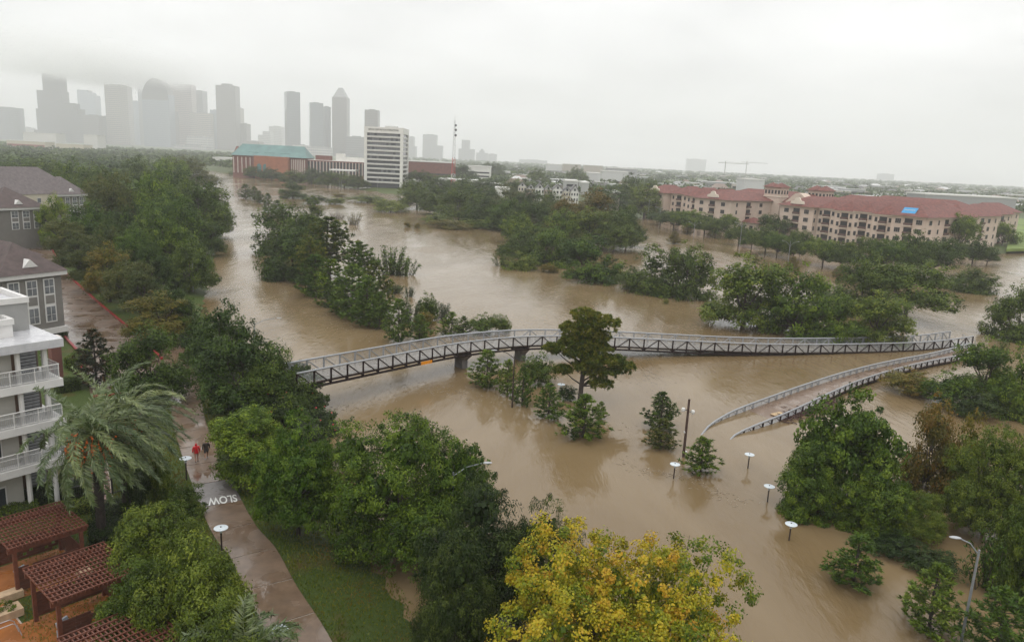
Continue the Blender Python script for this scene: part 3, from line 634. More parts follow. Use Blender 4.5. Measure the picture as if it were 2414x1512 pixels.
for (cx, cy, cz, rx, ry, rz) in lb:
    for j in range(95):
        d = unit(R.normal(size=3)); d[2] = abs(d[2]) if R.random() < .75 else d[2]
        c = np.array((cx, cy, cz)) + d * (0.5 + .55 * R.random()) * np.array((rx, ry, rz))
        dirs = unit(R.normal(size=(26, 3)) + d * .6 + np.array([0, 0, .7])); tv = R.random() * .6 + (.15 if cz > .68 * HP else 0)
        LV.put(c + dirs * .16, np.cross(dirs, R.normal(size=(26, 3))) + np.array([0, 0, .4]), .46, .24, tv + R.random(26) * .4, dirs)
PROTO['great'] = dict(crown=LV.mesh('crown_great'), trunk=None, H=1, W=1, leaf='pineold')
gt = MB(); gt.tube([(0, 0, -1.5), (0, 0, 0), (.1, 0, HP * .25), (.25, 0, HP * .5), (.5, 0, HP * .72), (.9, 0, HP * .9)], [.36, .3, .27, .2, .13, .05], 8)
for (cx, cy, cz, rx, ry, rz) in lb:
    z0 = max(.2 * HP, cz - .55 * abs(cx) - .6); gt.tube([(.2, 0, z0), (cx * .5, cy * .5, (z0 + cz) / 2 - .1), (cx, cy, cz)], [.11, .07, .02], 5)
PROTO['great']['trunk'] = gt.mesh('trunk')
place('great', gx_, gy_, 0, 1, 1, 'great old pine with a wind-blown plated crown in front of the bridge', rot=0.0)
# right side of the flood
RT = [('oak1', 1225, 546, 604, 100, 'oak', 'rounded dark oak at the left of the trio standing in the flood'), ('broad2', 1306, 541, 625, 115, 'broad', 'tall rounded green tree in the middle of the flood trio'), ('bush0', 1226, 594, 636, 78, 'bright', 'low bright yellow-green bush under the flooded trio'), ('willow0', 1185, 598, 628, 48, 'olive', 'thin drowned willow left of the low bright bush'), ('bush1', 1295, 620, 642, 42, 'gold', 'flat yellow-green shrub barely above the water'), ('broad0', 1398, 556, 662, 135, 'broad', 'leafy tree with gaps in its crown, right of the flooded trio'), ('broad1', 1360, 552, 620, 60, 'cypress', 'thin yellowish tree peeping behind the gappy leafy tree'), ('broad1', 1535, 585, 690, 135, 'oak', 'left half of the dark wide clump in mid flood'), ('broad2', 1618, 585, 702, 135, 'oak', 'right half of the dark wide clump in mid flood'), ('broad0', 1760, 604, 775, 190, 'bright', 'large yellow-green tree with dark forked trunks, left of the great oak'), ('broad2', 1875, 635, 790, 160, 'broad', 'leafy tree merging with the large yellow-green tree'), ('broad1', 1975, 700, 808, 130, 'broad', 'green tree just behind the far bridge rail, left one'), ('broad0', 2070, 688, 812, 160, 'bright', 'rounded bright green tree just behind the far bridge rail'), ('oak0', 2030, 612, 735, 190, 'oak', 'dark oak on the left of the spreading pair in the flood'), ('street2', 2150, 618, 762, 210, 'oak', 'great spreading dark oak with its trunk in the water'), ('oak1', 2290, 632, 688, 122, 'oak', 'low spreading oak alone in the pale water at the right'), ('oak0', 2400, 680, 800, 150, 'oak', 'dark oak cut by the right edge above the bridge end'), ('willow0', 1570, 706, 716, 14, 'bright', 'tiny drowned shrub in open water beyond the bridge')]
for k_, u, a, b_, w, lf, lb_ in RT: T(k_, u, a, b_, w, lb_, leaf=lf, push=.1, sinkf=.42 if ('trio' in lb_ or 'clump' in lb_ or 'gappy' in lb_ or 'gaps' in lb_) else None)
RB = [('bush0', 2145, 868, 926, 120, 'gold', 'yellow-green thicket at the lower side of the drowned ramp'), ('bush1', 2240, 872, 960, 130, 'broad', 'dark green thicket right of the yellow-green one'), ('broad0', 2330, 800, 950, 150, 'broad', 'tall bushy tree at the right end of the ramp'), ('broad1', 2400, 820, 985, 140, 'broad', 'bushy green tree at the right edge below the ramp'), ('bush2', 2300, 915, 985, 120, 'hedge', 'dark bush under the bushy tree by the ramp'),
 ('nearG', 2000, 938, 1185, 235, 'broad', 'large clumpy tree in the flood right of the disc lamps'), ('nearA', 1915, 1050, 1215, 130, 'broad', 'left flank tree of the large clumpy group by the lamps'), ('nearB', 2065, 1095, 1255, 175, 'broad', 'lower tree of the clumpy group hanging over the water'), ('broad2', 2190, 955, 1160, 150, 'rust', 'thin brownish tree with bare forked trunks at the right'), ('broad1', 2270, 980, 1180, 120, 'gold', 'yellowing thin tree by a leaning dark trunk'), ('nearC', 2350, 1020, 1270, 230, 'olive', 'dense dark tree against the right edge'), ('nearF', 2170, 1165, 1270, 110, 'bright', 'round bright bush between the clumpy tree and the right edge'), ('bush1', 2110, 1245, 1310, 120, 'hedge', 'dark low shrubs along the drowned bank, upper clump'), ('bush2', 2200, 1280, 1350, 130, 'hedge', 'dark low shrubs along the drowned bank, lower clump'), ('cone0', 2010, 1256, 1388, 130, 'pine', 'lone windswept young pine in the brown flood at lower right'), ('cone2', 2205, 1330, 1500, 150, 'pine', 'young pine left of the grey lamp post in the corner'), ('cone1', 2355, 1385, 1575, 180, 'pine', 'blurred young pine in the bottom right corner'), ('willow0', 2345, 1260, 1400, 130, 'broad', 'leafy shrub with upright pale sprays behind the corner lamp post'), ('nearB', 2420, 1150, 1420, 170, 'olive', 'dark tree cut by the right edge low down')]
for k_, u, a, b_, w, lf, lb_ in RB: T(k_, u, a, b_, w, lb_, leaf=lf, push=.08)
# south bank thickets and woods
SB = [('bush0', 862, 458, 478, 90, 'olive', 'low olive thicket before the white office block'), ('bush1', 920, 470, 500, 80, 'bright', 'rounded green thicket at the far right bank'), ('bush2', 742, 460, 482, 60, 'oak', 'dark low thicket on the far sand bar'), ('bush0', 790, 464, 482, 45, 'olive', 'small thicket beside the dark one on the sand bar'), ('broad0', 690, 432, 468, 62, 'oak', 'lone dark tree in the far stream'), ('bush1', 800, 455, 463, 30, 'gold', 'flat yellowish islet of brush far upstream'), ('bare0', 795, 498, 516, 38, None, 'bare drowned shrub in the far stream, left one'), ('bare1', 832, 500, 530, 42, None, 'half-bare yellowish shrub in the far stream, right one'), ('bush1', 962, 522, 536, 18, 'gold', 'left of two little yellow shrubs in the stream'), ('bush2', 984, 525, 538, 15, 'gold', 'right of two little yellow shrubs in the stream'), ('bush0', 1030, 502, 530, 70, 'olive', 'grey-green thicket at the tip of the south wood'), ('bush1', 1065, 518, 540, 90, 'gold', 'yellow-green low thicket along the south wood'), ('bush2', 1120, 516, 538, 80, 'bright', 'green low thicket along the south wood'), ('bush0', 1170, 520, 542, 70, 'broad', 'dark green low thicket below the south wood')]
for k_, u, a, b_, w, lf, lb_ in SB: T(k_, u, a, b_, w, lb_, leaf=lf, push=.25, cat='shrub', name='shrub')
SW = [(985, 430, 492, 90, 'oak'), (1030, 440, 505, 95, 'oak'), (1085, 450, 520, 100, 'oak'), (1090, 430, 490, 90, 'oak'), (1140, 465, 530, 95, 'oak'), (1130, 440, 500, 90, 'oak'), (1200, 470, 545, 95, 'broad'), (1190, 440, 505, 80, 'cypress'), (1255, 480, 560, 100, 'oak'), (1250, 450, 510, 80, 'oak'), (1230, 505, 570, 90, 'broad'), (1330, 470, 570, 90, 'autumn'), (1330, 500, 582, 110, 'broad'), (1295, 455, 520, 70, 'oak'), (1400, 452, 560, 120, 'rust'), (1390, 490, 585, 100, 'olive'), (1450, 505, 590, 110, 'oak'), (1480, 490, 580, 80, 'oak'), (1440, 440, 500, 90, 'oak'), (1490, 420, 490, 85, 'oak'), (1520, 440, 515, 70, 'olive'), (1530, 425, 490, 60, 'oak')]
for i, (u, a, b_, w, lf) in enumerate(SW):
    special = {'autumn': 'orange autumn tree glowing in the south bank wood', 'rust': 'tall olive-brown tree in the south bank wood right of the orange one', 'cypress': 'yellowish tree in the middle of the south bank wood'}
    T('broad%d' % (i % 3) if lf in ('autumn', 'rust', 'cypress', 'olive') else 'oak%d' % (i % 3), u, a, b_, w, special.get(lf, 'olive-green tree at the right of the south bank wood, %s from the left' % ORD[sorted(q[0] for q in SW).index(u)] if lf == 'olive' else 'green tree along the front of the south bank wood, %s from the left' % ORD[sorted(q[0] for q in SW).index(u)] if lf == 'broad' else 'dark oak of the south bank wood, %s from the left' % ORD[sorted(q[0] for q in SW).index(u)]), .2, leaf='rust' if lf == 'autumn' else lf, group=None if lf in special else 'trees of the south bank wood, ' + lf)
# street trees standing in the flooded road before the red-roofed apartments
ST = [(1590, 492, 540, 70), (1625, 490, 548, 75), (1660, 500, 552, 75), (1690, 508, 560, 60), (1712, 500, 548, 50), (1746, 522, 578, 60), (1772, 545, 585, 50), (1805, 528, 598, 72), (1838, 545, 606, 70), (1872, 548, 614, 52), (1948, 556, 628, 90), (1990, 570, 636, 80), (1830, 500, 560, 70), (1765, 490, 540, 60), (1890, 535, 600, 50), (2040, 555, 640, 90), (2090, 560, 650, 100), (2150, 545, 650, 110), (2210, 555, 650, 110), (2260, 500, 600, 90), (2300, 560, 625, 90), (2370, 520, 585, 70), (2330, 590, 622, 50), (1560, 490, 530, 60)]
ORD = ['first', 'second', 'third', 'fourth', 'fifth', 'sixth', 'seventh', 'eighth', 'ninth', 'tenth', 'eleventh', 'twelfth', 'thirteenth', 'fourteenth', 'fifteenth', 'sixteenth', 'seventeenth', 'eighteenth', 'nineteenth', 'twentieth', 'twenty-first', 'twenty-second', 'twenty-third', 'twenty-fourth']
for i, (u, a, b_, w) in enumerate(sorted(ST)):
    T('street%d' % (i % 3), u, a + 5, b_, w * 1.12, ORD[i] + ' street oak from the left before the red-roofed apartments', leaf=['oak', 'oak', 'broad'][i % 3], sinkf=.14, group='street oaks before the apartments')
for i, (u, a, b_, w) in enumerate([(1622, 528, 552, 26), (1680, 530, 560, 28), (1720, 545, 562, 22), (1819, 560, 580, 24), (1905, 572, 590, 26), (1978, 628, 652, 40), (1590, 545, 575, 30), (1870, 605, 640, 32)]):
    T('cone%d' % (i % 3), u, a, b_, w, ['first', 'second', 'third', 'fourth', 'fifth', 'sixth', 'seventh', 'eighth'][i if i < 8 else 7] + ' little yellowed sapling standing in the flooded road', leaf='gold', push=.1, group='saplings in the flooded road')
# dark street trees around the office block
OB = [(690, 402, 436, 60), (735, 398, 432, 60), (770, 405, 440, 60), (812, 408, 442, 60), (845, 415, 445, 50), (990, 405, 448, 70), (1040, 418, 455, 70), (1095, 420, 460, 80), (1150, 425, 465, 80), (1210, 425, 470, 80), (1010, 385, 425, 50), (1090, 390, 430, 60), (600, 392, 418, 50), (640, 398, 424, 55), (570, 390, 415, 40), (1270, 400, 445, 50), (1360, 398, 440, 50), (1160, 385, 420, 60), (935, 392, 442, 28)]
for i, (u, a, b_, w) in enumerate(OB):
    if u == 935: T('tallpine0', u, a, b_, w, 'slim dark pines before the front of the white office block', .5, leaf='oak')
    else: T('oak%d' % (i % 3), u, a, b_, w, ('dark street tree near the white office block, %s from the left' if u < 1000 else 'dark tree among the houses beyond the south wood, %s from the left') % ORD[sorted(q[0] for q in OB).index(u)], .5, leaf='oak', group='street trees near the office block' if u < 1000 else 'trees among the houses')
for i in range(34):        # saplings drowned along the far road
    u = 545 + i * 11.5 + rnd.uniform(-4, 4); v = 409 + (u - 545) * .075 + rnd.uniform(-2, 9)
    T(('bush0', 'willow0', 'bush1')[i % 3], u, v - rnd.uniform(8, 15), v, rnd.uniform(9, 18), 'drowned sapling along the far flooded road', leaf=['olive', 'gold', 'oak', 'cypress'][i % 4], group='drowned saplings along the far road')
# ------------------------------------------------------------------ downtown towers far off in the rain
def facade(name, wall, glass, fh=11.0, bw=9.0, glaze=0.6, rough=0.35):
    """tower skin: floor bands and bays too fine to tell apart at this distance"""
    if name in MATS: return MATS[name]
    m = bpy.data.materials.new(name); m.use_nodes = True; MATS[name] = m
    n, l = m.node_tree.nodes, m.node_tree.links; b = n['Principled BSDF']; b.inputs['Roughness'].default_value = rough
    tc_ = N(n, 'ShaderNodeTexCoord'); s_ = N(n, 'ShaderNodeSeparateXYZ'); l.new(tc_.outputs['Object'], s_.inputs[0])
    def band(src, period, frac):
        d = N(n, 'ShaderNodeMath', operation='DIVIDE'); l.new(src, d.inputs[0]); d.inputs[1].default_value = period
        f = N(n, 'ShaderNodeMath', operation='FRACT'); l.new(d.outputs[0], f.inputs[0])
        c = N(n, 'ShaderNodeMath', operation='LESS_THAN'); l.new(f.outputs[0], c.inputs[0]); c.inputs[1].default_value = frac; return c.outputs[0]
    ad = N(n, 'ShaderNodeMath', operation='ADD'); l.new(s_.outputs['X'], ad.inputs[0]); l.new(s_.outputs['Y'], ad.inputs[1])
    mu = N(n, 'ShaderNodeMath', operation='MULTIPLY'); l.new(band(s_.outputs['Z'], fh, glaze), mu.inputs[0]); l.new(band(ad.outputs[0], bw, .82), mu.inputs[1])
    x = N(n, 'ShaderNodeMix', data_type='RGBA'); l.new(mu.outputs[0], x.inputs[0]); x.inputs['A'].default_value = (*wall, 1); x.inputs['B'].default_value = (*glass, 1)
    l.new(x.outputs['Result'], b.inputs['Base Color']); return m
SK = {'dark': facade('skin_dark', (.06, .055, .06), (.03, .03, .035)), 'brown': facade('skin_brown', (.10, .085, .075), (.05, .045, .045)), 'grey': facade('skin_grey', (.16, .16, .165), (.08, .085, .09)),
      'tan': facade('skin_tan', (.36, .31, .26), (.16, .15, .14)), 'pale': facade('skin_pale', (.45, .44, .42), (.22, .23, .24)), 'blue': facade('skin_blue', (.20, .24, .29), (.14, .18, .23), 12, 7, .75, .15),
      'glass': facade('skin_glass', (.11, .13, .15), (.06, .075, .09), 12, 7, .8, .12), 'pink': facade('skin_pink', (.34, .27, .245), (.16, .13, .125))}
WHITE = mat('white_concrete', (.62, .61, .58), .6, .06); CREAM = mat('cream_render', (.52, .47, .37), .7, .08); REDB = mat('red_band', (.30, .10, .09), .6)
def tower(u0, u1, vt, Y, skin, label, steps=(), rot=0.0, depth=36, cap=None, roundtop=False, cyl=False):
    Y *= 2.2; depth *= 2.0
    xa, xb = PY(u0, 350, Y)[0], PY(u1, 350, Y)[0]; cx, w = (xa + xb) / 2, xb - xa
    zt = ztop(cx, Y, vt)
    o = thing('tower', label, 'skyscraper', (cx, Y + depth / 2, 0), rot)
    m = MB()
    ww = w / (abs(math.cos(rot)) + abs(math.sin(rot))) if rot else w
    if cyl:
        m.lathe([(w / 2, -2), (w / 2, zt)], 28)
    elif steps:
        prev = -2
        for (a, b_, v) in steps:      # each step: u-range and top row
            z1 = ztop(cx, Y, v); X0, X1 = PY(a, 350, Y)[0] - cx, PY(b_, 350, Y)[0] - cx
            m.box(X0, X1, -depth / 2 + 2 * len(m.v) / 24, depth / 2 - 2 * len(m.v) / 24, prev, z1); prev = z1 - .02
    else: m.box(-ww / 2, ww / 2, -(ww if rot else depth) / 2, (ww if rot else depth) / 2, -2, zt)
    link('shaft', m, SK[skin], o)
    if cap == 'pyramid':
        z1 = ztop(cx, Y, vt - 23); q = ww * .45
        link('roof', MB().add([(-q, -q, zt), (q, -q, zt), (q, q, zt), (-q, q, zt), (-q * .3, -q * .3, z1), (q * .3, -q * .3, z1), (q * .3, q * .3, z1), (-q * .3, q * .3, z1)], [(0, 1, 5, 4), (1, 2, 6, 5), (2, 3, 7, 6), (3, 0, 4, 7), (4, 5, 6, 7)]), SK['grey'], o)
    elif cap == 'vault':
        n_ = 14; h = ztop(cx, Y, vt - 38) - zt
        link('roof', MB().xprism([(w / 2 * math.cos(math.pi * i / n_), zt - h * .35 + h * 1.35 * math.sin(math.pi * i / n_)) for i in range(n_ + 1)], -depth / 2 - 1, depth / 2), SK['dark'], o)
    elif cap: link('plant_room', MB().box(-ww * cap[0], ww * cap[1], -depth * .3, depth * .3, zt - .1, ztop(cx, Y, vt - cap[2])), SK[skin], o)
    else: link('plant_room', MB().box(-ww * .22, ww * .2, -depth * .2, depth * .2, zt - .1, zt + 4), SK['grey'], o)
    return o
TW = [(-14, 49, 253, 2000, 'glass', 'curved glass tower at the left edge of the skyline', dict(cyl=True)),
 (48, 72, 300, 2300, 'pale', 'faint low tower beside the curved glass tower', {}),
 (84, 157, 307, 1950, 'dark', 'dark stepped tower vanishing into cloud, farthest left of the big ones', dict(steps=[(84, 157, 307), (92, 156.5, 257), (97, 155, 213), (112, 152, 172)])),
 (155, 200, 268, 1940, 'dark', 'dark gabled shoulder block right of the stepped tower', dict(steps=[(155, 202, 270), (155, 190, 256), (155, 179, 243)])),
 (199, 237, 271, 1930, 'brown', 'dark flat block under the pale slanted tower', {}),
 (191, 232, 214, 2500, 'blue', 'pale bluish tower with a slanted top behind the dark blocks', dict(steps=[(191, 232, 224), (191, 223, 217), (191, 214, 212)])),
 (240, 256, 274, 2050, 'brown', 'narrow dark block left of the square tan tower', {}),
 (251, 309, 201, 2000, 'tan', 'tall square tan tower with two faces showing', dict(rot=rad(14), cap=(.3, .3, 3))),
 (309, 334, 238, 2400, 'blue', 'faint bluish tower behind the square tan tower', {}),
 (332, 362, 160, 2350, 'glass', 'tall grey tower vanishing into the cloud behind the vaulted one', {}),
 (341, 403, 222, 1960, 'blue', 'pale blue glass tower with a dark vaulted crown', dict(cap='vault')),
 (401, 411, 262, 1980, 'dark', 'thin dark slab at the right of the blue glass tower', {}),
 (403, 456, 199, 2080, 'pink', 'pinkish stone tower with chamfered shoulders', dict(steps=[(403, 456, 206), (408, 456, 198)])),
 (454, 482, 213, 2150, 'grey', 'grey tower with a pale square near its top', {}),
 (450, 499, 266, 2030, 'tan', 'broad beige block in front of the grey tower', {}),
 (498, 515, 259, 2050, 'blue', 'bluish slab left of the dark brown tower', {}),
 (513, 558, 201, 1950, 'brown', 'dark brown slab tower with a small cap', dict(cap=(.25, .2, 4.5))),
 (557, 567, 254, 2000, 'tan', 'narrow beige slab right of the dark brown tower', {}),
 (566, 582, 291, 1980, 'brown', 'low brown block at the foot of the dark brown tower', {}),
 (580, 612, 333, 1900, 'brown', 'long low dark building left of the stepped pale blocks', {}),
 (609, 637, 318, 2250, 'pale', 'pale stepped block in the gap of the skyline', dict(steps=[(609, 637, 318), (620, 637, 309)])),
 (635, 664, 298, 2350, 'pale', 'taller pale block in the gap of the skyline', {}),
 (665, 706, 216, 1750, 'glass', 'tall slab tower with a light and a dark face above the teal roof', dict(rot=rad(28))),
 (722, 761, 242, 1750, 'glass', 'ribbed glass tower, left of the joined pair', dict(rot=rad(20))),
 (758, 776, 251, 1800, 'glass', 'rounded glass tower joined to the ribbed one', dict(cyl=True)),
 (783, 817, 229, 1800, 'brown', 'grey tower with a pointed roof', dict(cap='pyramid')),
 (816, 859, 322, 1700, 'grey', 'wide low grey block left of the white office block', {}),
 (859, 890, 259, 1600, 'brown', 'dark slab rising behind the white office block', dict(depth=26)),
 (718, 776, 346, 1500, 'pale', 'broad pale block in front of the glass towers', {}),
 (690, 722, 342, 1650, 'pale', 'low pale block beside the slab tower', {}),
 (963, 975, 322, 2600, 'grey', 'faint slim tower right of the white office block', dict(steps=[(963, 980, 344), (963, 975, 322)])),
 (996, 1029, 317, 2600, 'grey', 'faint blue-grey tower left of the radio mast', dict(steps=[(996, 1043, 342), (996, 1029, 317)])),
 (1081, 1119, 350, 2700, 'grey', 'faint stepped tower right of the radio mast', dict(steps=[(1081, 1119, 351), (1088, 1107, 330)])),
 (1123, 1151, 358, 2900, 'grey', 'very faint tower with a disc roof', dict(steps=[(1123, 1151, 360), (1130, 1142, 355), (1133, 1139, 351)])),
 (1151, 1172, 363, 3000, 'grey', 'very faint flat block beside the disc-roofed one', {}),
 (1225, 1292, 377, 3200, 'grey', 'long faint slab low on the horizon', {}),
 (1623, 1668, 375, 3900, 'grey', 'ghostly square block on the right horizon', {}),
 (2085, 2118, 410, 3400, 'grey', 'ghostly small block far on the right horizon', {}),
 (440, 490, 322, 1700, 'pale', 'pale box building at the foot of the towers', {}), (410, 486, 343, 1600, 'pale', 'low pale block with pilasters below the pale box', {})]
for u0, u1, vt, Y, sk_, lb_, kw in TW: tower(u0, u1, vt, Y, sk_, lb_, **kw)
# pale theatre blocks low at the left of the skyline
def slab_px(name, u0, u1, vt, Y, m, label, cat='building', depth=30, bands=()):
    xa, xb = PY(u0, 350, Y)[0], PY(u1, 350, Y)[0]; cx = (xa + xb) / 2; zt = ztop(cx, Y, vt)
    o = thing(name, label, cat, (cx, Y, 0)); w = xb - xa
    link('wall', MB().box(-w / 2, w / 2, 0, depth, -1, zt), m, o)
    link('parapet', MB().box(-w / 2 - .4, w / 2 + .4, -.4, depth + .4, zt - .6, zt + .5), WHITE, o)
    for z0, z1, mm in bands: link('window_band', MB().box(-w / 2 + 1, w / 2 - 1, -.15, 1, z0, z1), mm, o)
    return o
DGL = mat('dark_glazing', (.035, .04, .045), .15, .1)
slab_px('theatre', 57, 135, 313, 1500, WHITE, 'pale theatre block below the dark stepped tower')
slab_px('theatre', 17, 107, 332, 1430, CREAM, 'low cream hall with a red band at the far left', bands=[(8, 12, REDB)])
slab_px('low_building', 132, 197, 339, 1400, CREAM, 'long low cream building right of the pale theatre', bands=[(5, 7, DGL)])
slab_px('low_building', 199, 231, 318, 1500, WHITE, 'pale square building under the dark flat block')
slab_px('low_building', 500, 560, 372, 1000, WHITE, 'low white building by the far road bend', bands=[(3, 5, DGL)])
# ------------------------------------------------------------------ white office block
OFFW = mat('office_white', (.66, .65, .61), .55, .05, .3); GLZ = mat('office_glass', (.045, .052, .06), .12, .15, .2); GLZ2 = mat('pale_glass', (.14, .15, .16), .2, .15, .2)
YF = 592.0; XA, XB = PY(858, 400, YF)[0], PY(949, 400, YF)[0]; ZT = ztop((XA + XB) / 2, YF, 299.5); WO = XB - XA; DO = 31
ob = thing('office_block', 'white office block with banded windows and lettering along its top', 'office', (XA, YF, 0))
link('core', MB().box(1.2, WO - 1.2, 1.2, DO - 1.2, -1, ZT - 1), GLZ, ob)
for a, b_ in ((0, 2.2), (WO - 2.2, WO)):
    for c, d in ((0, 2.2), (DO - 2.2, DO)): link('corner_pillar', MB().box(a, b_, c, d, -1, ZT - 4.5), OFFW, ob)
pp = link('parapet', MB().box(0, WO, 0, .8, ZT - 4.6, ZT).box(0, WO, DO - .8, DO, ZT - 4.6, ZT).box(WO - .8, WO, .8, DO - .8, ZT - 4.6, ZT).box(0, .8, .8, DO - .8, ZT - 4.6, ZT), OFFW, ob)
link('roof', MB().box(.8, WO - .8, .8, DO - .8, ZT - 3, ZT - 1.2), OFFW, ob); link('plant_room', MB().box(WO * .5, WO * .8, 6, 14, ZT - 1.3, ZT + 1.2), OFFW, ob)
fh = (ZT - 4.6 - 5.0) / 11.0
SPN = MB().box(2.2, WO - 2.2, .35, 1.3, 0, .5).box(2.2, WO - 2.2, .15, 1.3, .62, 1.25); spn = SPN.mesh('spandrel'); spn.materials.append(OFFW)
SPS = MB().box(-1.3, -.35, 2.2, DO - 2.2, 0, .5).box(-1.3, -.15, 2.2, DO - 2.2, .62, 1.25); sps = SPS.mesh('spandrel'); sps.materials.append(OFFW)
NP = 14; pw = (WO - 4.4) / NP; pane = MB().box(.06, pw - .06, 1.0, 1.19, 0, fh - 1.35).mesh('pane'); pane.materials.append(GLZ)
NS = 9; pws = (DO - 4.4) / NS; panes = MB().box(-1.19, -1.0, .06, pws - .06, 0, fh - 1.35).mesh('pane'); panes.materials.append(GLZ)
for f in range(11):
    z = 5.0 + f * fh
    link('spandrel', spn, None, ob, (0, 0, z)); link('spandrel', sps, None, ob, (WO, 0, z))
    for i in range(NP):
        p_ = link('pane', pane, None, ob, (2.2 + i * pw, 0, z + 1.3))
        if rnd.random() < (.75 if f > 5 else .12): p_.material_slots[0].link = 'OBJECT'; p_.material_slots[0].material = GLZ2  # most upper-floor panes take the paler glass
    for i in range(NS): link('pane', panes, None, ob, (WO, 2.2 + i * pws, z + 1.3))
link('podium', MB().box(-4, WO + 6, -4, DO, -1, .9), OFFW, ob)
def lettering(body, size, m, parent, loc, rot=(math.pi / 2, 0, 0), ext=.05, name='lettering', width=None):
    c = bpy.data.curves.new(name, 'FONT'); c.body = body; c.size = size; c.align_x = 'CENTER'; c.align_y = 'CENTER'; c.extrude = ext; c.materials.append(m)
    o = bpy.data.objects.new(name, c); COL.objects.link(o); o.parent = parent; o.location = loc; o.rotation_euler = rot
    bpy.context.view_layer.update()
    me_ = bpy.data.meshes.new_from_object(o.evaluated_get(bpy.context.evaluated_depsgraph_get())); dx_ = o.dimensions.x
    bpy.data.objects.remove(o); o = link(name, me_, m, parent, loc); o.rotation_euler = rot
    if width: o.scale = (width / max(.01, dx_), 1, 1)
    return o
SIGN = mat('bronze_letters', (.045, .04, .035), .5)
lettering('SERVICE CORPORATION INTERNATIONAL', 1.9, SIGN, pp, (WO * .5, -.08, ZT - 2.1), width=WO * .78)
# ------------------------------------------------------------------ brick building with the teal roof, and its long wing
BRICK = mat('red_brick', (.17, .07, .055), .8, .15, .4); BRICKO = mat('orange_brick', (.30, .115, .06), .8, .1, .3); TEAL = mat('teal_metal_roof', (.10, .19, .18), .5, .15, .1); PALE = mat('pale_pilaster', (.55, .5, .45), .6)
Yb = 700.0; x0, x1 = PY(549, 400, Yb)[0], PY(722, 400, Yb)[0]; bl = x1 - x0; ze = ztop((x0 + x1) / 2, Yb, 369); zr = ztop((x0 + x1) / 2, Yb, 352)
bb_ = thing('brick_building', 'red brick building with a long teal metal roof and arched windows', 'building', (x0, Yb, 0))
link('wall', MB().box(0, bl, 0, 26, -1, ze), BRICK, bb_)
link('roof', MB().add([(-1, -1.2, ze), (bl + 1, -1.2, ze), (bl + 1, 27, ze), (-1, 27, ze), (5, 13, zr + 4), (bl - 5, 13, zr + 4)], [(0, 1, 5, 4), (1, 2, 5), (2, 3, 4, 5), (3, 0, 4)]), TEAL, bb_)
link('gable', MB().add([(-.6, 2, ze - .2), (-.6, 22, ze - .2), (-.6, 12, zr + 1.5), (1.5, 2, ze - .2), (1.5, 22, ze - .2), (1.5, 12, zr + 1.5)], [(0, 2, 1), (3, 4, 5), (0, 3, 5, 2), (1, 2, 5, 4)]), BRICK, bb_)
for k in range(3):
    q = bl * (.27 + .22 * k); link('dormer', MB().add([(q - 5, 3, ze + 2.0), (q + 5, 3, ze + 2.0), (q + 5, 3, ze + 3.4), (q - 5, 3, ze + 3.4), (q - 5, 8, ze + 4.2), (q + 5, 8, ze + 4.2)], [(0, 1, 2, 3), (3, 2, 5, 4), (0, 3, 4), (1, 5, 2)]), TEAL, bb_)
xo0, xo1 = bl * .31, bl * .78
link('entrance_block', MB().box(xo0, xo1 - 18, -4, 1, -1, ze + .4).box(xo1 - 20, xo1, -7, 1, -1, ze + .2), BRICKO, bb_)
for k in range(4):
    a = xo0 + 2.6 + k * 5.6; n_ = 8
    prof = [(a, 5.5), (a + 4.2, 5.5)] + [(a + 2.1 + 2.1 * math.cos(math.pi * i / n_), 10.5 + 2.6 * math.sin(math.pi * i / n_)) for i in range(n_ + 1)]
    link('arched_window', MB().xprism(prof, -4.12, -3.9), mat('teal_glass', (.10, .20, .20), .15), bb_)
for k in range(14):
    a = 1 + k * (xo0 - 2) / 5.0 if k < 6 else xo1 + 1.5 + (k - 6) * (bl - xo1 - 3) / 7.0
    link('pilaster', MB().box(a - .35, a + .35, -.35, .3, 4, ze - 1.5), PALE, bb_)
x2, x3 = x1 + .5, PY(862, 400, Yb)[0]; bl2 = x3 - x2; z2 = ztop((x2 + x3) / 2, Yb, 380)
b2 = thing('brick_wing', 'long low red brick wing with pale pilasters left of the white office block', 'building', (x2, Yb + 4, 0))
link('wall', MB().box(-18, bl2, 0, 20, -1, z2), BRICK, b2); link('roof', MB().box(-18, bl2, .6, 19.4, z2, z2 + .4), OFFW, b2)
for k in range(24):
    a = -16 + k * (bl2 + 15) / 23.0; link('pilaster', MB().box(a - .3, a + .3, -.3, .2, 5.5, z2 - .8), PALE, b2)
    if k < 23: link('window', MB().box(a + 1.0, a + 2.6, -.1, .2, 5.8, z2 - 1.2), DGL, b2)
link('rooftop_block', MB().box(bl2 * .1, bl2 * .35, 6, 15, z2 + .3, z2 + 4.5), BRICK, b2); link('rooftop_block', MB().box(bl2 * .45, bl2 * .58, 6, 15, z2 + .3, z2 + 7), OFFW, b2); link('rooftop_block', MB().box(bl2 * .58, bl2 * .95, 5, 16, z2 + .3, z2 + 4.0), OFFW, b2)
b3 = slab_px('brick_warehouse', 962, 1065, 381, 780, BRICK, 'long red brick warehouse behind the radio mast', bands=[(3.5, 5, DGL), (8.5, 10, DGL)])
cn = thing('canopy', 'flat white canopy on posts left of the white office block', 'canopy', (PY(776, 405, 600)[0], 600, 0)); cw = PY(838, 405, 600)[0] - PY(776, 405, 600)[0]
link('roof', MB().box(0, cw, 0, 14, 12.6, 13.6), OFFW, cn)
for a in (.2, cw * .5, cw * .7): link('post', MB().box(a, a + .5, .5, 1, -1, 12.6), OFFW, cn)
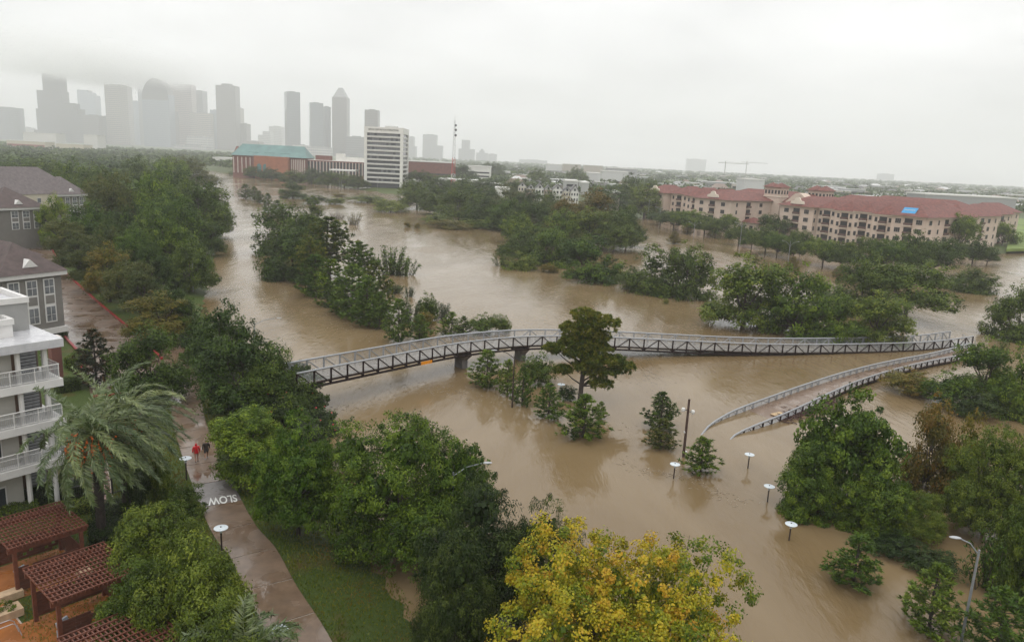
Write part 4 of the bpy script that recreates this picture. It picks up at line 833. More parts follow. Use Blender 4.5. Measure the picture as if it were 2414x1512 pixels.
# garage decks and low white buildings right of the office
slab_px('parking_garage', 955, 985, 426, 600, OFFW, 'low white parking deck beside the office block', bands=[(2, 3.2, DGL), (5, 6.2, DGL)])
slab_px('low_building', 1035, 1125, 424, 620, OFFW, 'long flat white building at the foot of the radio mast', bands=[(2.5, 4, DGL)])
slab_px('low_building', 1075, 1097, 426, 600, mat('brown_block', (.28, .19, .15), .7), 'small brown block before the flat white building')
slab_px('low_building', 1130, 1190, 434, 560, mat('beige_block', (.42, .37, .30), .7), 'flat beige building right of the radio mast', bands=[(1.5, 3, DGL)])
slab_px('low_building', 1172, 1205, 443, 500, OFFW, 'white-roofed shed before the beige building', depth=16)
slab_px('low_building', 1105, 1158, 392, 850, OFFW, 'white three-storey block beyond the radio mast', bands=[(3, 4.6, DGL), (7, 8.6, DGL), (11, 12.6, DGL)])
# ------------------------------------------------------------------ radio mast
RW = mat('mast_red', (.5, .05, .045), .5); WW = mat('mast_white', (.6, .6, .6), .5); DARK = mat('dark_metal', (.05, .05, .055), .5)
mx_, my_, _ = P(1067, 432, 1.0); my_ = 560.0; mx_ = PY(1068, 430, my_)[0]; zm = ztop(mx_, my_, 283)
mt = thing('radio_mast', 'tall lattice radio mast painted red below and white above', 'mast', (mx_, my_, 0))
nseg = 14
for s_ in range(nseg):
    za, zb = s_ * zm / nseg, (s_ + 1) * zm / nseg; wa, wb = 2.3 * (1 - .8 * s_ / nseg), 2.3 * (1 - .8 * (s_ + 1) / nseg); m_ = MB()
    for k in range(4):
        a0 = math.pi / 4 + k * math.pi / 2; a1 = a0 + math.pi / 2
        A = (wa * math.cos(a0), wa * math.sin(a0), za); B = (wb * math.cos(a0), wb * math.sin(a0), zb); Cc = (wa * math.cos(a1), wa * math.sin(a1), za); D = (wb * math.cos(a1), wb * math.sin(a1), zb)
        m_.beam(A, B, .16, .16); m_.beam(A, D, .09, .09); m_.beam(Cc, B, .09, .09); m_.beam(B, D, .09, .09)
    link('lattice_section', m_, RW if s_ < 8 and s_ % 4 != 3 else WW, mt)
for z, a in ((zm * .93, .8), (zm * .87, .9), (zm * .80, .9), (zm * .45, .6), (zm * .5, .6)):
    link('dish', MB().lathe([(.1, 0), (a, .3), (a, .45), (.1, .35)], 12), DARK if z > zm * .6 else WW, mt, (a * .9, -.8, z)).rotation_euler = (math.pi / 2, 0, .4)
link('antenna', MB().tube([(0, 0, zm - .1), (0, 0, zm + 4)], .12, 6), WW, mt)
# cranes on the horizon
for uu, vt, Y, L, lb_ in ((1710, 384, 2600, 80, 'faint tower crane on the right horizon, nearer one'), (1760, 383, 3300, 90, 'very faint tower crane beyond the nearer one')):
    X = PY(uu, 390, Y)[0]; zc = ztop(X, Y, vt); cr_ = thing('tower_crane', lb_, 'crane', (X, Y, 0))
    link('mast', MB().beam((0, 0, 0), (0, 0, zc + 6), 2.4, 2.4), mat('crane_paint', (.25, .24, .2), .6), cr_); link('jib', MB().beam((-25, 0, zc), (L, 0, zc), 1.8, 1.8).beam((0, 0, zc + 6), (L * .7, 0, zc + 1), .4, .4).beam((0, 0, zc + 6), (-22, 0, zc + 1), .4, .4), MATS['crane_paint'], cr_)
# ------------------------------------------------------------------ gabled townhouses behind the south wood
SLATE = mat('slate_roof', (.10, .095, .095), .6, .15, 1); TRIMW = mat('white_trim', (.6, .59, .57), .5)
def gable_house(u0, u1, ve, vr, Y, wallm, label, nw=3, cat='house', depth=14):
    xa, xb = PY(u0, 430, Y)[0], PY(u1, 430, Y)[0]; w = xb - xa; cx = (xa + xb) / 2; z1 = ztop(cx, Y, ve); z2_ = ztop(cx, Y, vr)
    o = thing('townhouse', label, cat, (xa, Y, 0))
    link('wall', MB().box(0, w, 0, depth, -1, z1), wallm, o)
    link('gable', MB().xprism([(0.05, z1), (w - .05, z1), (w / 2, z2_ - .3)], .02, .6), TRIMW, o)
    link('roof', MB().xprism([(-.8, z1 - .3), (w / 2, z2_), (w + .8, z1 - .3), (w / 2, z2_ - .5)], -.5, depth + .5), SLATE, o)
    link('attic_window', MB().box(w / 2 - .6, w / 2 + .6, -.1, .3, z1 + .5, z1 + 2.0), DGL, o)
    wd = w / nw
    for r_ in range(2):
        for k in range(nw):
            zz_ = z1 - 2.6 - r_ * 3.4
            wf = link('window', MB().box(wd * k + wd * .2, wd * k + wd * .8, -.12, .2, zz_, zz_ + 1.9), TRIMW, o); link('pane', MB().box(wd * k + wd * .26, wd * k + wd * .74, -.16, .1, zz_ + .15, zz_ + 1.75), DGL, wf)
    return o
for i, (u0, u1, ve, vr, wm_, lb_) in enumerate([(1222, 1242, 440, 429, CREAM, 'cream townhouse with a gable at the left of the row'), (1243, 1262, 446, 434, mat('brick_house', (.3, .2, .16), .8), 'brick townhouse between cream and white gables'), (1263, 1284, 445, 432, OFFW, 'white gabled townhouse in the middle of the row'), (1285, 1303, 448, 436, MATS['brick_house'], 'brick townhouse right of the middle white gable'), (1304, 1328, 447, 434, OFFW, 'broad white gabled townhouse'), (1329, 1348, 452, 440, CREAM, 'cream gabled townhouse right of the broad white one'), (1347, 1366, 452, 436, OFFW, 'white townhouse at the right end of the row')]):
    gable_house(u0, u1, ve, vr, 520 - i * 4, wm_, lb_)
slab_px('low_building', 1338, 1368, 426, 600, mat('pale_grey_house', (.42, .42, .41), .6), 'boxy white house above the townhouse row', bands=[(9, 11, DGL)]); slab_px('low_building', 1377, 1394, 430, 640, MATS['pale_grey_house'], 'small white box house right of the boxy one'); slab_px('low_building', 1447, 1470, 453, 440, CREAM, 'pink-cream flat block left of the red roofs')
# far plain: roofs and blocks thinning out to the horizon
FARW = [mat('far_white', (.55, .55, .54), .6), mat('far_grey', (.30, .30, .30), .7), mat('far_beige', (.42, .38, .33), .7), mat('far_brown', (.20, .15, .12), .8), SLATE]
rf = random.Random(21)
hip = MB().add([(-.54, -.04, .55), (.54, -.04, .55), (.54, 1.04, .55), (-.54, 1.04, .55), (-.25, .5, 1), (.25, .5, 1)], [(0, 1, 5, 4), (1, 2, 5), (2, 3, 4, 5), (3, 0, 4), (3, 2, 1, 0)])
hips = []
for q in range(5):
    me_ = hip.mesh('roof'); me_.materials.append(FARW[[4, 3, 1, 0, 4][q]]); hips.append(me_)
wallm_ = []
for q in range(3):
    me_ = MB().box(-.5, .5, 0, 1, 0, .56).mesh('wall'); me_.materials.append(FARW[q]); wallm_.append(me_)
flat_ = []
for q in range(3):
    me_ = MB().box(-.5, .5, 0, 1, 0, 1).mesh('wall'); me_.materials.append(FARW[q]); flat_.append(me_)
capm = MB().box(-.51, .51, -.01, 1.01, .985, 1.03).mesh('roof'); capm.materials.append(FARW[0])
bandm = MB().box(-.46, .46, -.006, .2, .45, .7).mesh('window_band'); bandm.materials.append(DGL)
cnt = 0
for i in range(230):
    Y = 520 + 2900 * rf.random() ** 1.5; uu = rf.uniform(1180, 2460)
    X = PY(uu, 400, Y)[0]
    if Y < 700 and uu > 1490: Y += 420; X = PY(uu, 400, Y)[0]
    if Y < 640 and uu < 1500: Y += 200; X = PY(uu, 400, Y)[0]
    w = rf.uniform(12, 24) * (1 + Y / 4000); h = rf.uniform(6, 11)
    if rf.random() < .65:
        o = thing('house', 'small hip-roofed house on the hazy plain to the right', 'house', (X, Y, 1), rf.uniform(-.4, .4), 'houses on the plain')
        link('wall', rf.choice(wallm_), None, o); link('roof', rf.choice(hips), None, o); o.scale = (w * .7, w * .6, h)
    else:
        w *= 1.35; o = thing('warehouse', 'flat-roofed block on the hazy plain to the right', 'building', (X, Y, 1), rf.uniform(-.3, .3), 'flat blocks on the plain')
        link('wall', rf.choice(flat_), None, o); link('roof', capm, None, o); link('window_band', bandm, None, o); o.scale = (w, w * .6, h)
for (u0, u1, vt, Y, m_, lb_) in [(1290, 1335, 388, 1700, FARW[0], 'white apartment slabs far behind the townhouses, left'), (1330, 1372, 387, 1650, FARW[2], 'pale apartment slab far behind the townhouses, middle'), (1380, 1425, 390, 1600, FARW[2], 'beige apartment slab far behind the townhouses, right'), (1436, 1506, 397, 1300, FARW[1], 'long warehouse with a bright white roof edge'), (1392, 1420, 408, 900, FARW[0], 'white commercial building among trees'), (1425, 1485, 404, 950, FARW[0], 'long low white commercial roof among trees'), (1765, 1812, 423, 780, FARW[0], 'bright white shed beyond the red roofs'), (2200, 2420, 462, 620, FARW[1], 'long pale warehouse beyond the apartments at the right')]:
    slab_px('warehouse', u0, u1, vt, Y, m_, lb_, bands=[(2.2, 4, DGL), (5.6, 7.4, DGL)])
# distant tree cover, one hazy mass
LV = Leaves(300); R = LV.r
def canopy_at(x, y, z, r_, n_):
    e = unit(R.normal(size=(n_, 3))); e[:, 2] = np.abs(e[:, 2]) * 1.0 - .12
    LV.put(np.array((x, y, z)) + e * np.array((r_, r_, r_ * .75)) * (.7 + .4 * R.random((n_, 1))), e + np.array([0, 0, .4]) + .4 * R.normal(size=(n_, 3)), r_ * .42, .8, R.random() * .6 + R.random(n_) * .4)
for i in range(3600):
    t = R.random(); Y = 560 + 4200 * t ** 1.9; uu = R.uniform(930, 2480); 
    if uu > 1500 and Y < 640: continue
    if uu < 1500 and Y < 640: continue
    X = PY(uu, 400, Y)[0]; rr = R.uniform(3.5, 7) * (1 + Y / 5000); canopy_at(X, Y, 2.5 + rr * .4, rr, 40)
for i in range(1500):
    Y = 640 + 1500 * R.random() ** 1.3; uu = R.uniform(-80, 600); X = PY(uu, 380, Y)[0]
    if sdist(np.array([X]), np.array([Y]), FLOOD)[0] < 8: continue
    rr = R.uniform(4, 8); canopy_at(X, Y, 3 + rr * .5, rr, 44)
for i in range(420):      # wood behind the left bank houses
    X = R.uniform(-420, -150); Y = R.uniform(300, 660)
    if sdist(np.array([X]), np.array([Y]), FLOOD)[0] < 25: continue
    rr = R.uniform(4, 7); canopy_at(X, Y, 4 + rr * .5, rr, 90)
tl = struct('distant_trees', LV.mesh('distant_trees'), LEAF['oak'], 'stuff')
tl['label'] = 'hazy mass of distant tree tops spreading to the horizon'
# ------------------------------------------------------------------ red-roofed apartments standing in the flood
RENDER = mat('pink_render', (.52, .42, .345), .75, .07, .25); TRIMC = mat('cream_trim', (.60, .53, .44), .7, .05); TILE = mat('clay_tile', (.155, .052, .040), .75, .3, .9, .5, 3); WINF = mat('window_frame', (.42, .38, .33), .6); WIND = mat('pane_and_recess_dark', (.03, .03, .034), .2); RAILD = mat('balcony_rail', (.10, .055, .045), .6)
AO = np.array((85.0, 362.0)); AX = np.array((.6, -.8)); AY = np.array((.8, .6)); AROT = math.atan2(-.8, .6); EV = 14.4
def apos(x, y): p = AO + AX * x + AY * y; return (p[0], p[1], 0)
wv = MB().box(-1.15, 1.15, -.1, .25, 0, 1.9).mesh('window'); wv.materials.append(WINF)
pv_ = MB().box(-1.05, -.4, -.14, .1, .12, 1.78).box(-.32, .32, -.14, .1, .12, 1.78).box(.4, 1.05, -.14, .1, .12, 1.78).mesh('pane'); pv_.materials.append(WIND)
ws_ = MB().box(-.6, .6, -.1, .25, 0, 1.9).mesh('window'); ws_.materials.append(WINF)
ps_ = MB().box(-.5, .5, -.14, .1, .12, 1.78).mesh('pane'); ps_.materials.append(WIND)
bal = MB().box(-1.5, 1.5, -.06, .3, 0, 2.6).mesh('balcony'); bal.materials.append(WIND)  # shade of the balcony recess painted as a flat dark panel
brl = MB().box(-1.55, 1.55, -.75, -.65, .05, 1.0).box(-1.55, -1.45, -.75, 0, .05, 1.0).box(1.45, 1.55, -.75, 0, .05, 1.0).mesh('railing'); brl.materials.append(RAILD)
bsl = MB().box(-1.7, 1.7, -.85, .1, -.2, .05).mesh('slab'); bsl.materials.append(TRIMC)
def put_win(o, kind, x, y, z, side=0):
    r_ = 0 if not side else math.pi / 2
    a = link('balcony' if kind == 'b' else 'window', {'t': wv, 's': ws_, 'b': bal}[kind], None, o, (x, y, z), r_)
    if kind == 'b': link('railing', brl, None, a); link('slab', bsl, None, a)
    else: link('pane', {'t': pv_, 's': ps_}[kind], None, a)
def wing(x0, x1, y0, y1, label, bays, rise=4.2, ev=EV, parapet=False, side=(), floors=4, name='apartment_wing', over=1.3):
    o = thing(name, label, 'apartments', apos(x0, y0), AROT); w, d = x1 - x0, y1 - y0
    link('wall', MB().box(0, w, 0, d, -2, ev), RENDER, o)
    link('cornice', MB().box(-.35, w + .35, -.35, d + .35, ev - .55, ev + .05), TRIMC, o)
    if w < d: R0, R1 = (w / 2, min(w / 2, d * .4)), (w / 2, d - min(w / 2, d * .4))
    else: R0, R1 = (min(d / 2, w * .4), d / 2), (w - min(d / 2, w * .4), d / 2)
    q = over; pts = [(-q, -q, ev), (w + q, -q, ev), (w + q, d + q, ev), (-q, d + q, ev), (*R0, ev + rise), (*R1, ev + rise)]
    fs = [(0, 1, 4), (1, 2, 5, 4), (2, 3, 5), (3, 0, 4, 5), (3, 2, 1, 0)] if w < d else [(0, 1, 5, 4), (1, 2, 5), (2, 3, 4, 5), (3, 0, 4), (3, 2, 1, 0)]
    rf_ = link('roof', MB().add(pts, fs), TILE, o)
    if parapet:
        n_ = 8; c = w / 2; prof = [(c - 3.2, ev + .9), (c + 3.2, ev + .9), (c + 3.0, ev + 2.0), (c + 1.7, ev + 2.3)] + [(c + 1.4 * math.cos(math.pi * i / n_), ev + 2.5 + 1.2 * math.sin(math.pi * i / n_)) for i in range(n_ + 1)] + [(c - 1.7, ev + 2.3), (c - 3.0, ev + 2.0)]
        link('curved_parapet', MB().xprism(prof, -.3, .4), TRIMC, o)
    for f in range(floors):
        z = ev - 3.0 - f * 3.35
        for k, x in bays: put_win(o, k, w * x, 0, z if k != 'b' else z - .5)
        for k, y in side: put_win(o, k, w, d * y, z if k != 'b' else z - .5, 1)
    return o
blk = [('t', .2), ('b', .5), ('t', .8)]
def bayrow(n_, pat): return [(pat[i % len(pat)], (i + .5) / n_) for i in range(n_)]
wing(-50, -36, 18, 40, 'red-roofed apartment block at the far left of the complex, with curved parapets', blk, parapet=True, side=[('s', .3)])
for k in range(3): wing(-35.8 + k * 11.9, -24.0 + k * 11.9, 23 - k * 1.5, 42, 'recessed apartment bay between the two left parapet blocks, %s from the left' % ['first', 'second', 'third'][k], bayrow(3, 'sbs'), rise=4.2 + .5 * (k % 2), ev=EV - .5 * (k % 2))
wing(0, 21, 0, 38, 'tall apartment block with arched parapets left of the entry pavilion', blk, parapet=True, side=[('s', .12), ('b', .35), ('t', .6), ('s', .85)])
wing(21.2, 44.8, 34, 52, 'apartment wing behind the entry pavilion below the left tower', bayrow(7, 'bst'))
wing(45, 61, 3, 40, 'apartment block with a scrolled parapet right of the entry pavilion', blk, parapet=True, side=[('s', .03)])
for k in range(4): wing(61.2 + k * 8.42, 69.5 + k * 8.42, 6 - .9 * k, 40, 'apartment bay of the long stepped wing with stacked balconies, %s from the left' % ['first', 'second', 'third', 'fourth'][k], bayrow(3, 'sbs'), rise=3.4 + .5 * (k % 2), ev=EV - .35 * (k % 2), over=.7)
wing(95, 108, 1, 40, 'corner apartment block with the blue banner on its roof', blk, side=bayrow(6, 'tsb'))
wing(91, 105, 40.2, 72, 'first receding apartment wing round the corner', [], side=bayrow(5, 'tsb'))
wing(84, 98, 72.2, 104, 'second receding apartment wing round the corner', [], side=bayrow(5, 'bst'))
wing(75, 89, 104.2, 138, 'last receding apartment wing at the far right end', [], side=bayrow(5, 'tsb'))
wing(20, 83.8, 78, 96, 'rear apartment wing whose red roof shows behind the towers', [], floors=0)
wing(20, 74.8, 112, 130, 'rearmost apartment wing whose roof ridges recede to the right', [], floors=0)
wing(-30, 19, 60, 78, 'rear left apartment wing with a long red ridge', [], floors=0)
def atower(u_c, v_eave, v_apex, y, wpx, label):
    best = min(np.arange(0, 110, .5), key=lambda q: abs(proj((*apos(q, y)[:2], 18))[0] - u_c)); px, py, _ = apos(best, y); s = wpx * math.hypot(px, py) / 1750
    ev = ztop(px, py, v_eave); w = s * .62
    o = thing('apartment_tower', label, 'tower', (px, py, 0), AROT)
    link('wall', MB().box(-w / 2, w / 2, -w * .35, w * .35, -2, ev), RENDER, o); link('belt', MB().box(-w / 2 - .25, w / 2 + .25, -w * .35 - .25, w * .35 + .25, ev - 4.6, ev - 4.2), TRIMC, o)
    for sx in (-1, 1):
        c = sx * w * .25; h = w * .25 + .9
        link('roof', MB().add([(c - h, -w * .35 - 1, ev), (c + h, -w * .35 - 1, ev), (c + h, w * .35 + 1, ev), (c - h, w * .35 + 1, ev), (c, 0, ztop(px, py, v_apex))], [(0, 1, 4), (1, 2, 4), (2, 3, 4), (3, 0, 4), (3, 2, 1, 0)]), TILE, o)
    for k in range(5): put_win(o, 's', -w * .4 + k * w * .2, -w * .35, ev - 3.2)
    for k in range(3): put_win(o, 's', w / 2, -w * .25 + k * w * .25, ev - 3.2, 1)
    put_win(o, 's', -w * .2, -w * .35, ev - 7.5); put_win(o, 't', -w * .2, -w * .35, ev - 12)
atower(1830, 441, 430, 34, 66, 'left of the two square towers with twin red pyramid roofs'); atower(1935, 449, 437, 46, 68, 'right of the two square towers with twin red pyramid roofs')
px, py, _ = apos(38, 26)
cg = thing('gable_front', 'pale curved gable front between the two roof towers', 'building', (px, py, 0), AROT); prof = [(-6, -2), (6, -2), (6, 15.2), (4.6, 16.2), (3.2, 17.6), (1.6, 18.8), (0, 19.2), (-1.6, 18.8), (-3.2, 17.6), (-4.6, 16.2), (-6, 15.2)]
link('wall', MB().xprism(prof, 0, 6), RENDER, cg); link('round_window', MB().lathe([(.9, -.1), (.9, .1)], 14), mat('gold_window', (.4, .22, .08), .5), cg, (0, -.05, 16.2)).rotation_euler = (math.pi / 2, 0, 0)
for z in (10.5, 6.5, 2.5): put_win(cg, 's', -2, 0, z); put_win(cg, 'b', 2.6, 0, z - .4)
ep = thing('entry_pavilion', 'low entry pavilion with a red hip roof before the apartments', 'pavilion', P(1742, 545), AROT)
link('wall', MB().box(0, 9, 0, 8, -1, 4.6).box(9.2, 13, 2, 8, -1, 4.2), RENDER, ep)
link('roof', MB().add([(-.9, -.9, 4.6), (9.9, -.9, 4.6), (9.9, 8.9, 4.6), (-.9, 8.9, 4.6), (4.5, 4, 7.0)], [(0, 1, 4), (1, 2, 4), (2, 3, 4), (3, 0, 4), (3, 2, 1, 0)]).add([(8.6, 1.2, 4.2), (13.9, 1.2, 4.2), (13.9, 8.8, 4.2), (8.6, 8.8, 4.2), (11.2, 5, 6.2)], [(0, 1, 4), (1, 2, 4), (2, 3, 4), (3, 0, 4), (3, 2, 1, 0)]), TILE, ep)
for x in (2.2, 6.4, 11): link('doorway', MB().box(x - .9, x + .9, (-.06 if x < 9 else 1.94), (.2 if x < 9 else 2.2), -1, 3.2), WIND, ep)
bx, by, bz = apos(100.5, 2.5); bz = EV + 1.0
bn = thing('banner', 'blue leasing banner lying on the red tile roof', 'banner', (bx, by, bz), AROT)
link('sheet', MB().add([(-2.6, -1.0, -.2), (2.6, -1.0, -.2), (2.6, 1.2, 1.9), (-2.6, 1.2, 1.9), (-2.6, -1.0, -.05), (2.6, -1.0, -.05), (2.6, 1.2, 2.05), (-2.6, 1.2, 2.05)], [(0, 3, 2, 1), (4, 5, 6, 7), (0, 1, 5, 4), (1, 2, 6, 5), (2, 3, 7, 6), (3, 0, 4, 7)]), mat('banner_blue', (.03, .26, .52), .5, .05), bn)
link('pale_stripe', MB().beam((-2.0, .08, 1.02), (2.0, .08, 1.02), .02, .7), mat('banner_white', (.5, .62, .75), .5), bn)
# ------------------------------------------------------------------ white balcony apartments at the left edge
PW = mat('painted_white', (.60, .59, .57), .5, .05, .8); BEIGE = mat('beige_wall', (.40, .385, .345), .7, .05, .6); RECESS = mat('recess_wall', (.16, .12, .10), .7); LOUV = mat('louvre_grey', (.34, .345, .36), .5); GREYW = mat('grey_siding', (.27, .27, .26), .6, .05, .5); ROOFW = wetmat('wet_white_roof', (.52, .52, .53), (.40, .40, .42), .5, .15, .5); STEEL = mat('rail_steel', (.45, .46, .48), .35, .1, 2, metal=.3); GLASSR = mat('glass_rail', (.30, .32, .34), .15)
WK = (-32.6, 51.4); WROT = math.atan2(.8, .6)
wb = thing('balcony_apartments', 'white apartment building with stacked balconies cut by the left edge', 'apartments', (WK[0], WK[1], 0), WROT)
def wlocal(p): dx_, dy_ = p[0] - WK[0], p[1] - WK[1]; return (dx_ * .6 + dy_ * .8, -dx_ * .8 + dy_ * .6)
LV_Z = [4.95, 7.95, 10.95]; RZ = 13.95
bald = MB().box(-.012, .012, -.012, .012, .12, 1.0).mesh('baluster'); bald.materials.append(STEEL)
shut = MB().box(0, 1.25, 0, .06, 0, .18).mesh('slat'); shut.materials.append(LOUV)
for k, z in enumerate([1.3] + LV_Z):
    top = ([1.3] + LV_Z + [RZ])[k + 1] - .55
    if k: link('balcony_slab', MB().box(-14, .2, -.15, 9.5, z - .55, z), PW, wb)
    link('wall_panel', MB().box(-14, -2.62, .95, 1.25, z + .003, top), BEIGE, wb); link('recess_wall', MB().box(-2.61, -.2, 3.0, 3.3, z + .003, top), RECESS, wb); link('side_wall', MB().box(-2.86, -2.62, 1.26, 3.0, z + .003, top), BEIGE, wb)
    link('end_wall', MB().box(-.3, -.05, 3.4, 9.3, z + .003, top), BEIGE, wb)
    link('door', MB().box(-2.5, -1.75, 2.9, 2.99, z + .02, z + 2.2), mat('door_wood', (.12, .065, .04), .5), wb)
    sf = link('shutter', MB().box(-1.65, -.35, 2.94, 2.99, z + .02, z + 2.35), mat('shutter_dark', (.05, .05, .055), .6), wb)
    for q in range(9): link('slat', shut, None, sf, (-1.62, 2.87, z + .1 + q * .25))
    for (cx, cy) in ((-2.45, .3), (-.7, .35), (-.35, 1.5)): link('column', MB().tube([(cx, cy, z), (cx, cy, top)], .17, 10), PW, wb)
    wf = link('window', MB().box(-5.6, -3.7, .9, 1.0, z + .6, z + 2.2), PW, wb); link('pane', MB().box(-5.5, -3.8, .86, .95, z + .7, z + 2.1), DGL, wf)
    if k:
        rl = link('railing', MB().tube([(-14, 0, z + 1.08), (0.05, 0, z + 1.08), (0.05, 3.2, z + 1.08)], .045, 6).tube([(-14, 0, z + .78), (0.05, 0, z + .78), (0.05, 3.2, z + .78)], .022, 5).tube([(-14, 0, z + .12), (0.05, 0, z + .12), (0.05, 3.2, z + .12)], .025, 5), PW, wb)
        for q in range(5): link('rail_post', MB().tube([(-q * 1.55, 0, z), (-q * 1.55, 0, z + 1.08)], .035, 6), PW, rl)
        for q in range(52): link('baluster', bald, None, rl, (-.06 - q * .115, 0, z))
        for q in range(22): link('baluster', bald, None, rl, (.05, .12 + q * .14, z))
rs = link('roof', MB().box(-14, .35, -.35, 9.6, RZ - .6, RZ), ROOFW, wb)
def roofbox(u, v, vt, wx, wy, m):
    q = wlocal(P(u, v, RZ)); p = P(u, v, RZ); zt = ztop(p[0], p[1], vt); s = link('roof_room', MB().box(q[0] - wx, q[0], q[1], q[1] + wy, RZ + .003, zt), m, wb)
    link('parapet', MB().box(q[0] - wx - .1, q[0] + .1, q[1] - .1, q[1] + .18, zt, zt + .42).box(q[0] - .18, q[0] + .1, q[1] + .18, q[1] + wy, zt, zt + .42).box(q[0] - wx - .1, q[0] - .18, q[1] + wy - .2, q[1] + wy, zt, zt + .42), PW, s)
    link('roof_membrane', MB().box(q[0] - wx, q[0] - .2, q[1] + .2, q[1] + wy - .2, zt, zt + .06), ROOFW, s)
roofbox(70, 776, 712, 9, 5, GREYW); roofbox(32, 794, 764, 8, 2.4, PW)
bpier = thing('brick_pier', 'red brick chimney pier beside the white balcony corner', 'pier', (*P(140, 905, 1.2)[:2], 1.2), WROT)
link('shaft', MB().box(-.5, .5, 0, 1, 0, 5.2), BRICK, bpier); link('cap', MB().box(-.6, .6, -.1, 1.1, 5.2, 5.4), PALE, bpier)
# ------------------------------------------------------------------ grey houses with brown hip roofs along the drive
GREYH = mat('grey_stucco', (.165, .155, .14), .75, .06, .6); BROWNR = mat('brown_shingle', (.075, .052, .048), .7, .2, 1.2, .4, 6); BROWNR2 = mat('grey_shingle', (.12, .10, .098), .7, .2, 1.2, .4, 6); TRIM = mat('trim_white', (.56, .55, .53), .5, .05); WINP = mat('house_pane', (.16, .17, .18), .2, .2, 1)
def hip_roof(w0, w1, d0, d1, ze, rise, ov=.7):
    w, d = w1 - w0 + 2 * ov, d1 - d0 + 2 * ov; a = min(w, d) / 2; x0_, y0_ = w0 - ov, d0 - ov
    if w < d: r0, r1 = (x0_ + w / 2, y0_ + a), (x0_ + w / 2, y0_ + d - a)
    else: r0, r1 = (x0_ + a, y0_ + d / 2), (x0_ + w - a, y0_ + d / 2)
    v_ = [(x0_, y0_, ze), (x0_ + w, y0_, ze), (x0_ + w, y0_ + d, ze), (x0_, y0_ + d, ze), (*r0, ze + rise), (*r1, ze + rise)]
    f_ = [(0, 1, 4), (1, 2, 5, 4), (2, 3, 5), (3, 0, 4, 5), (3, 2, 1, 0)] if w < d else [(0, 1, 5, 4), (1, 2, 5), (2, 3, 4, 5), (3, 0, 4), (3, 2, 1, 0)]
    return MB().add(v_, f_)
def tall_window(o, x, y, z0, z1, w=1.35):
    f = link('window', MB().box(x - w / 2, x + w / 2, y - .1, y + .1, z0, z1), TRIM, o); h = z1 - z0
    for a, b_, m_ in ((.03, .17, WINP), (.18, .36, WINP), (.43, .62, GREYH), (.66, .81, WINP), (.825, .975, WINP)):
        link('pane', MB().box(x - w / 2 + .16, x + w / 2 - .16, y - .13, y + .05, z0 + h * a, z0 + h * b_), m_, f)
        if m_ is WINP: link('muntin', MB().box(x - .025, x + .025, y - .15, y + .05, z0 + h * a, z0 + h * b_), TRIM, f)
def grey_house(K, rot, fw, eave, base, rise, label, roofm, wins, wingx, wing_eave, wing_rise, wallm=None, wing_y=3.5, floor=1.2):
    o = thing('grey_house', label, 'house', (K[0], K[1], 0), rot)
    link('wall', MB().box(-fw, 0, 0, 9, base, eave), GREYH, o)
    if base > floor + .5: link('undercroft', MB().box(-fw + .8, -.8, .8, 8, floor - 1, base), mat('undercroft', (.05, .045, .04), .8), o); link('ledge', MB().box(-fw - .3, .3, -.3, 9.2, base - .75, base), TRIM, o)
    link('eave_board', MB().box(-fw - .55, .55, -.55, 9, eave - .55, eave + .02), TRIM, o)
    link('roof', hip_roof(-fw, 0, 0, 11, eave + .02, rise), roofm, o)
    link('dormer_vent', MB().add([(-fw / 2 - .95, .1, eave + .75), (-fw / 2 + .95, .1, eave + .75), (-fw / 2, .1, eave + 1.75), (-fw / 2 - .95, 1.4, eave + .75), (-fw / 2 + .95, 1.4, eave + .75), (-fw / 2, 1.9, eave + 1.75)], [(0, 1, 2), (3, 5, 4), (0, 2, 5, 3), (1, 4, 5, 2)]), TRIM, o)
    for x, z0, z1, w in wins: tall_window(o, x, 0, z0, z1, w)
    link('rear_wing', MB().box(-wingx, -fw + .01, wing_y, wing_y + 13, floor - 1, wing_eave), wallm or GREYH, o); link('rear_block', MB().box(-fw + .02, -.1, 9.01, 20, floor - 1, wing_eave), wallm or GREYH, o)
    link('wing_roof', hip_roof(-wingx, -.6, wing_y + .5, wing_y + 16, wing_eave, wing_rise), roofm, o)
    for q in range(3):
        x = -fw - 2 - q * 3.2
        if -x < wingx - 1: f = link('window', MB().box(x - .6, x + .6, wing_y - .1, wing_y + .1, wing_eave - 2.6, wing_eave - 1.1), TRIM, o); link('pane', MB().box(x - .5, x + .5, wing_y - .13, wing_y, wing_eave - 2.5, wing_eave - 1.2), WINP, f)
    return o
grey_house((-59.9, 96.6), math.atan2(.89, .45), 7.4, 10.9, 3.4, 3.6, 'grey stucco house with a brown gable and tall white windows by the drive', BROWNR, [(-1.7, 4.2, 10.0, 1.45), (-3.9, 4.2, 10.0, 1.45), (-6.1, 4.2, 10.0, 1.45)], 26, 12.5, 5.0)
k2 = P(101, 487, 11.2); grey_house(k2, math.atan2(.89, .45), 11, 11.2, 1.0, 4.6, 'middle grey house with a brown hip roof and white shutters', BROWNR, [(-1.6, 6.0, 10.4, 1.7), (-4.2, 6.0, 10.4, 1.7), (-6.8, 6.0, 10.4, 1.7)], 30, 12.0, 5.5)
k3 = P(202, 457, 11.2); grey_house(k3, math.atan2(.92, .39), 9, 11.2, 1.0, 5.0, 'farthest grey house with a long pale wing and broad grey roof', BROWNR2, [(-1.6, 3.5, 10.4, 1.5), (-3.9, 3.5, 10.4, 1.5), (-6.2, 3.5, 10.4, 1.5)], 40, 11.4, 7.5, CREAM, 1.2)
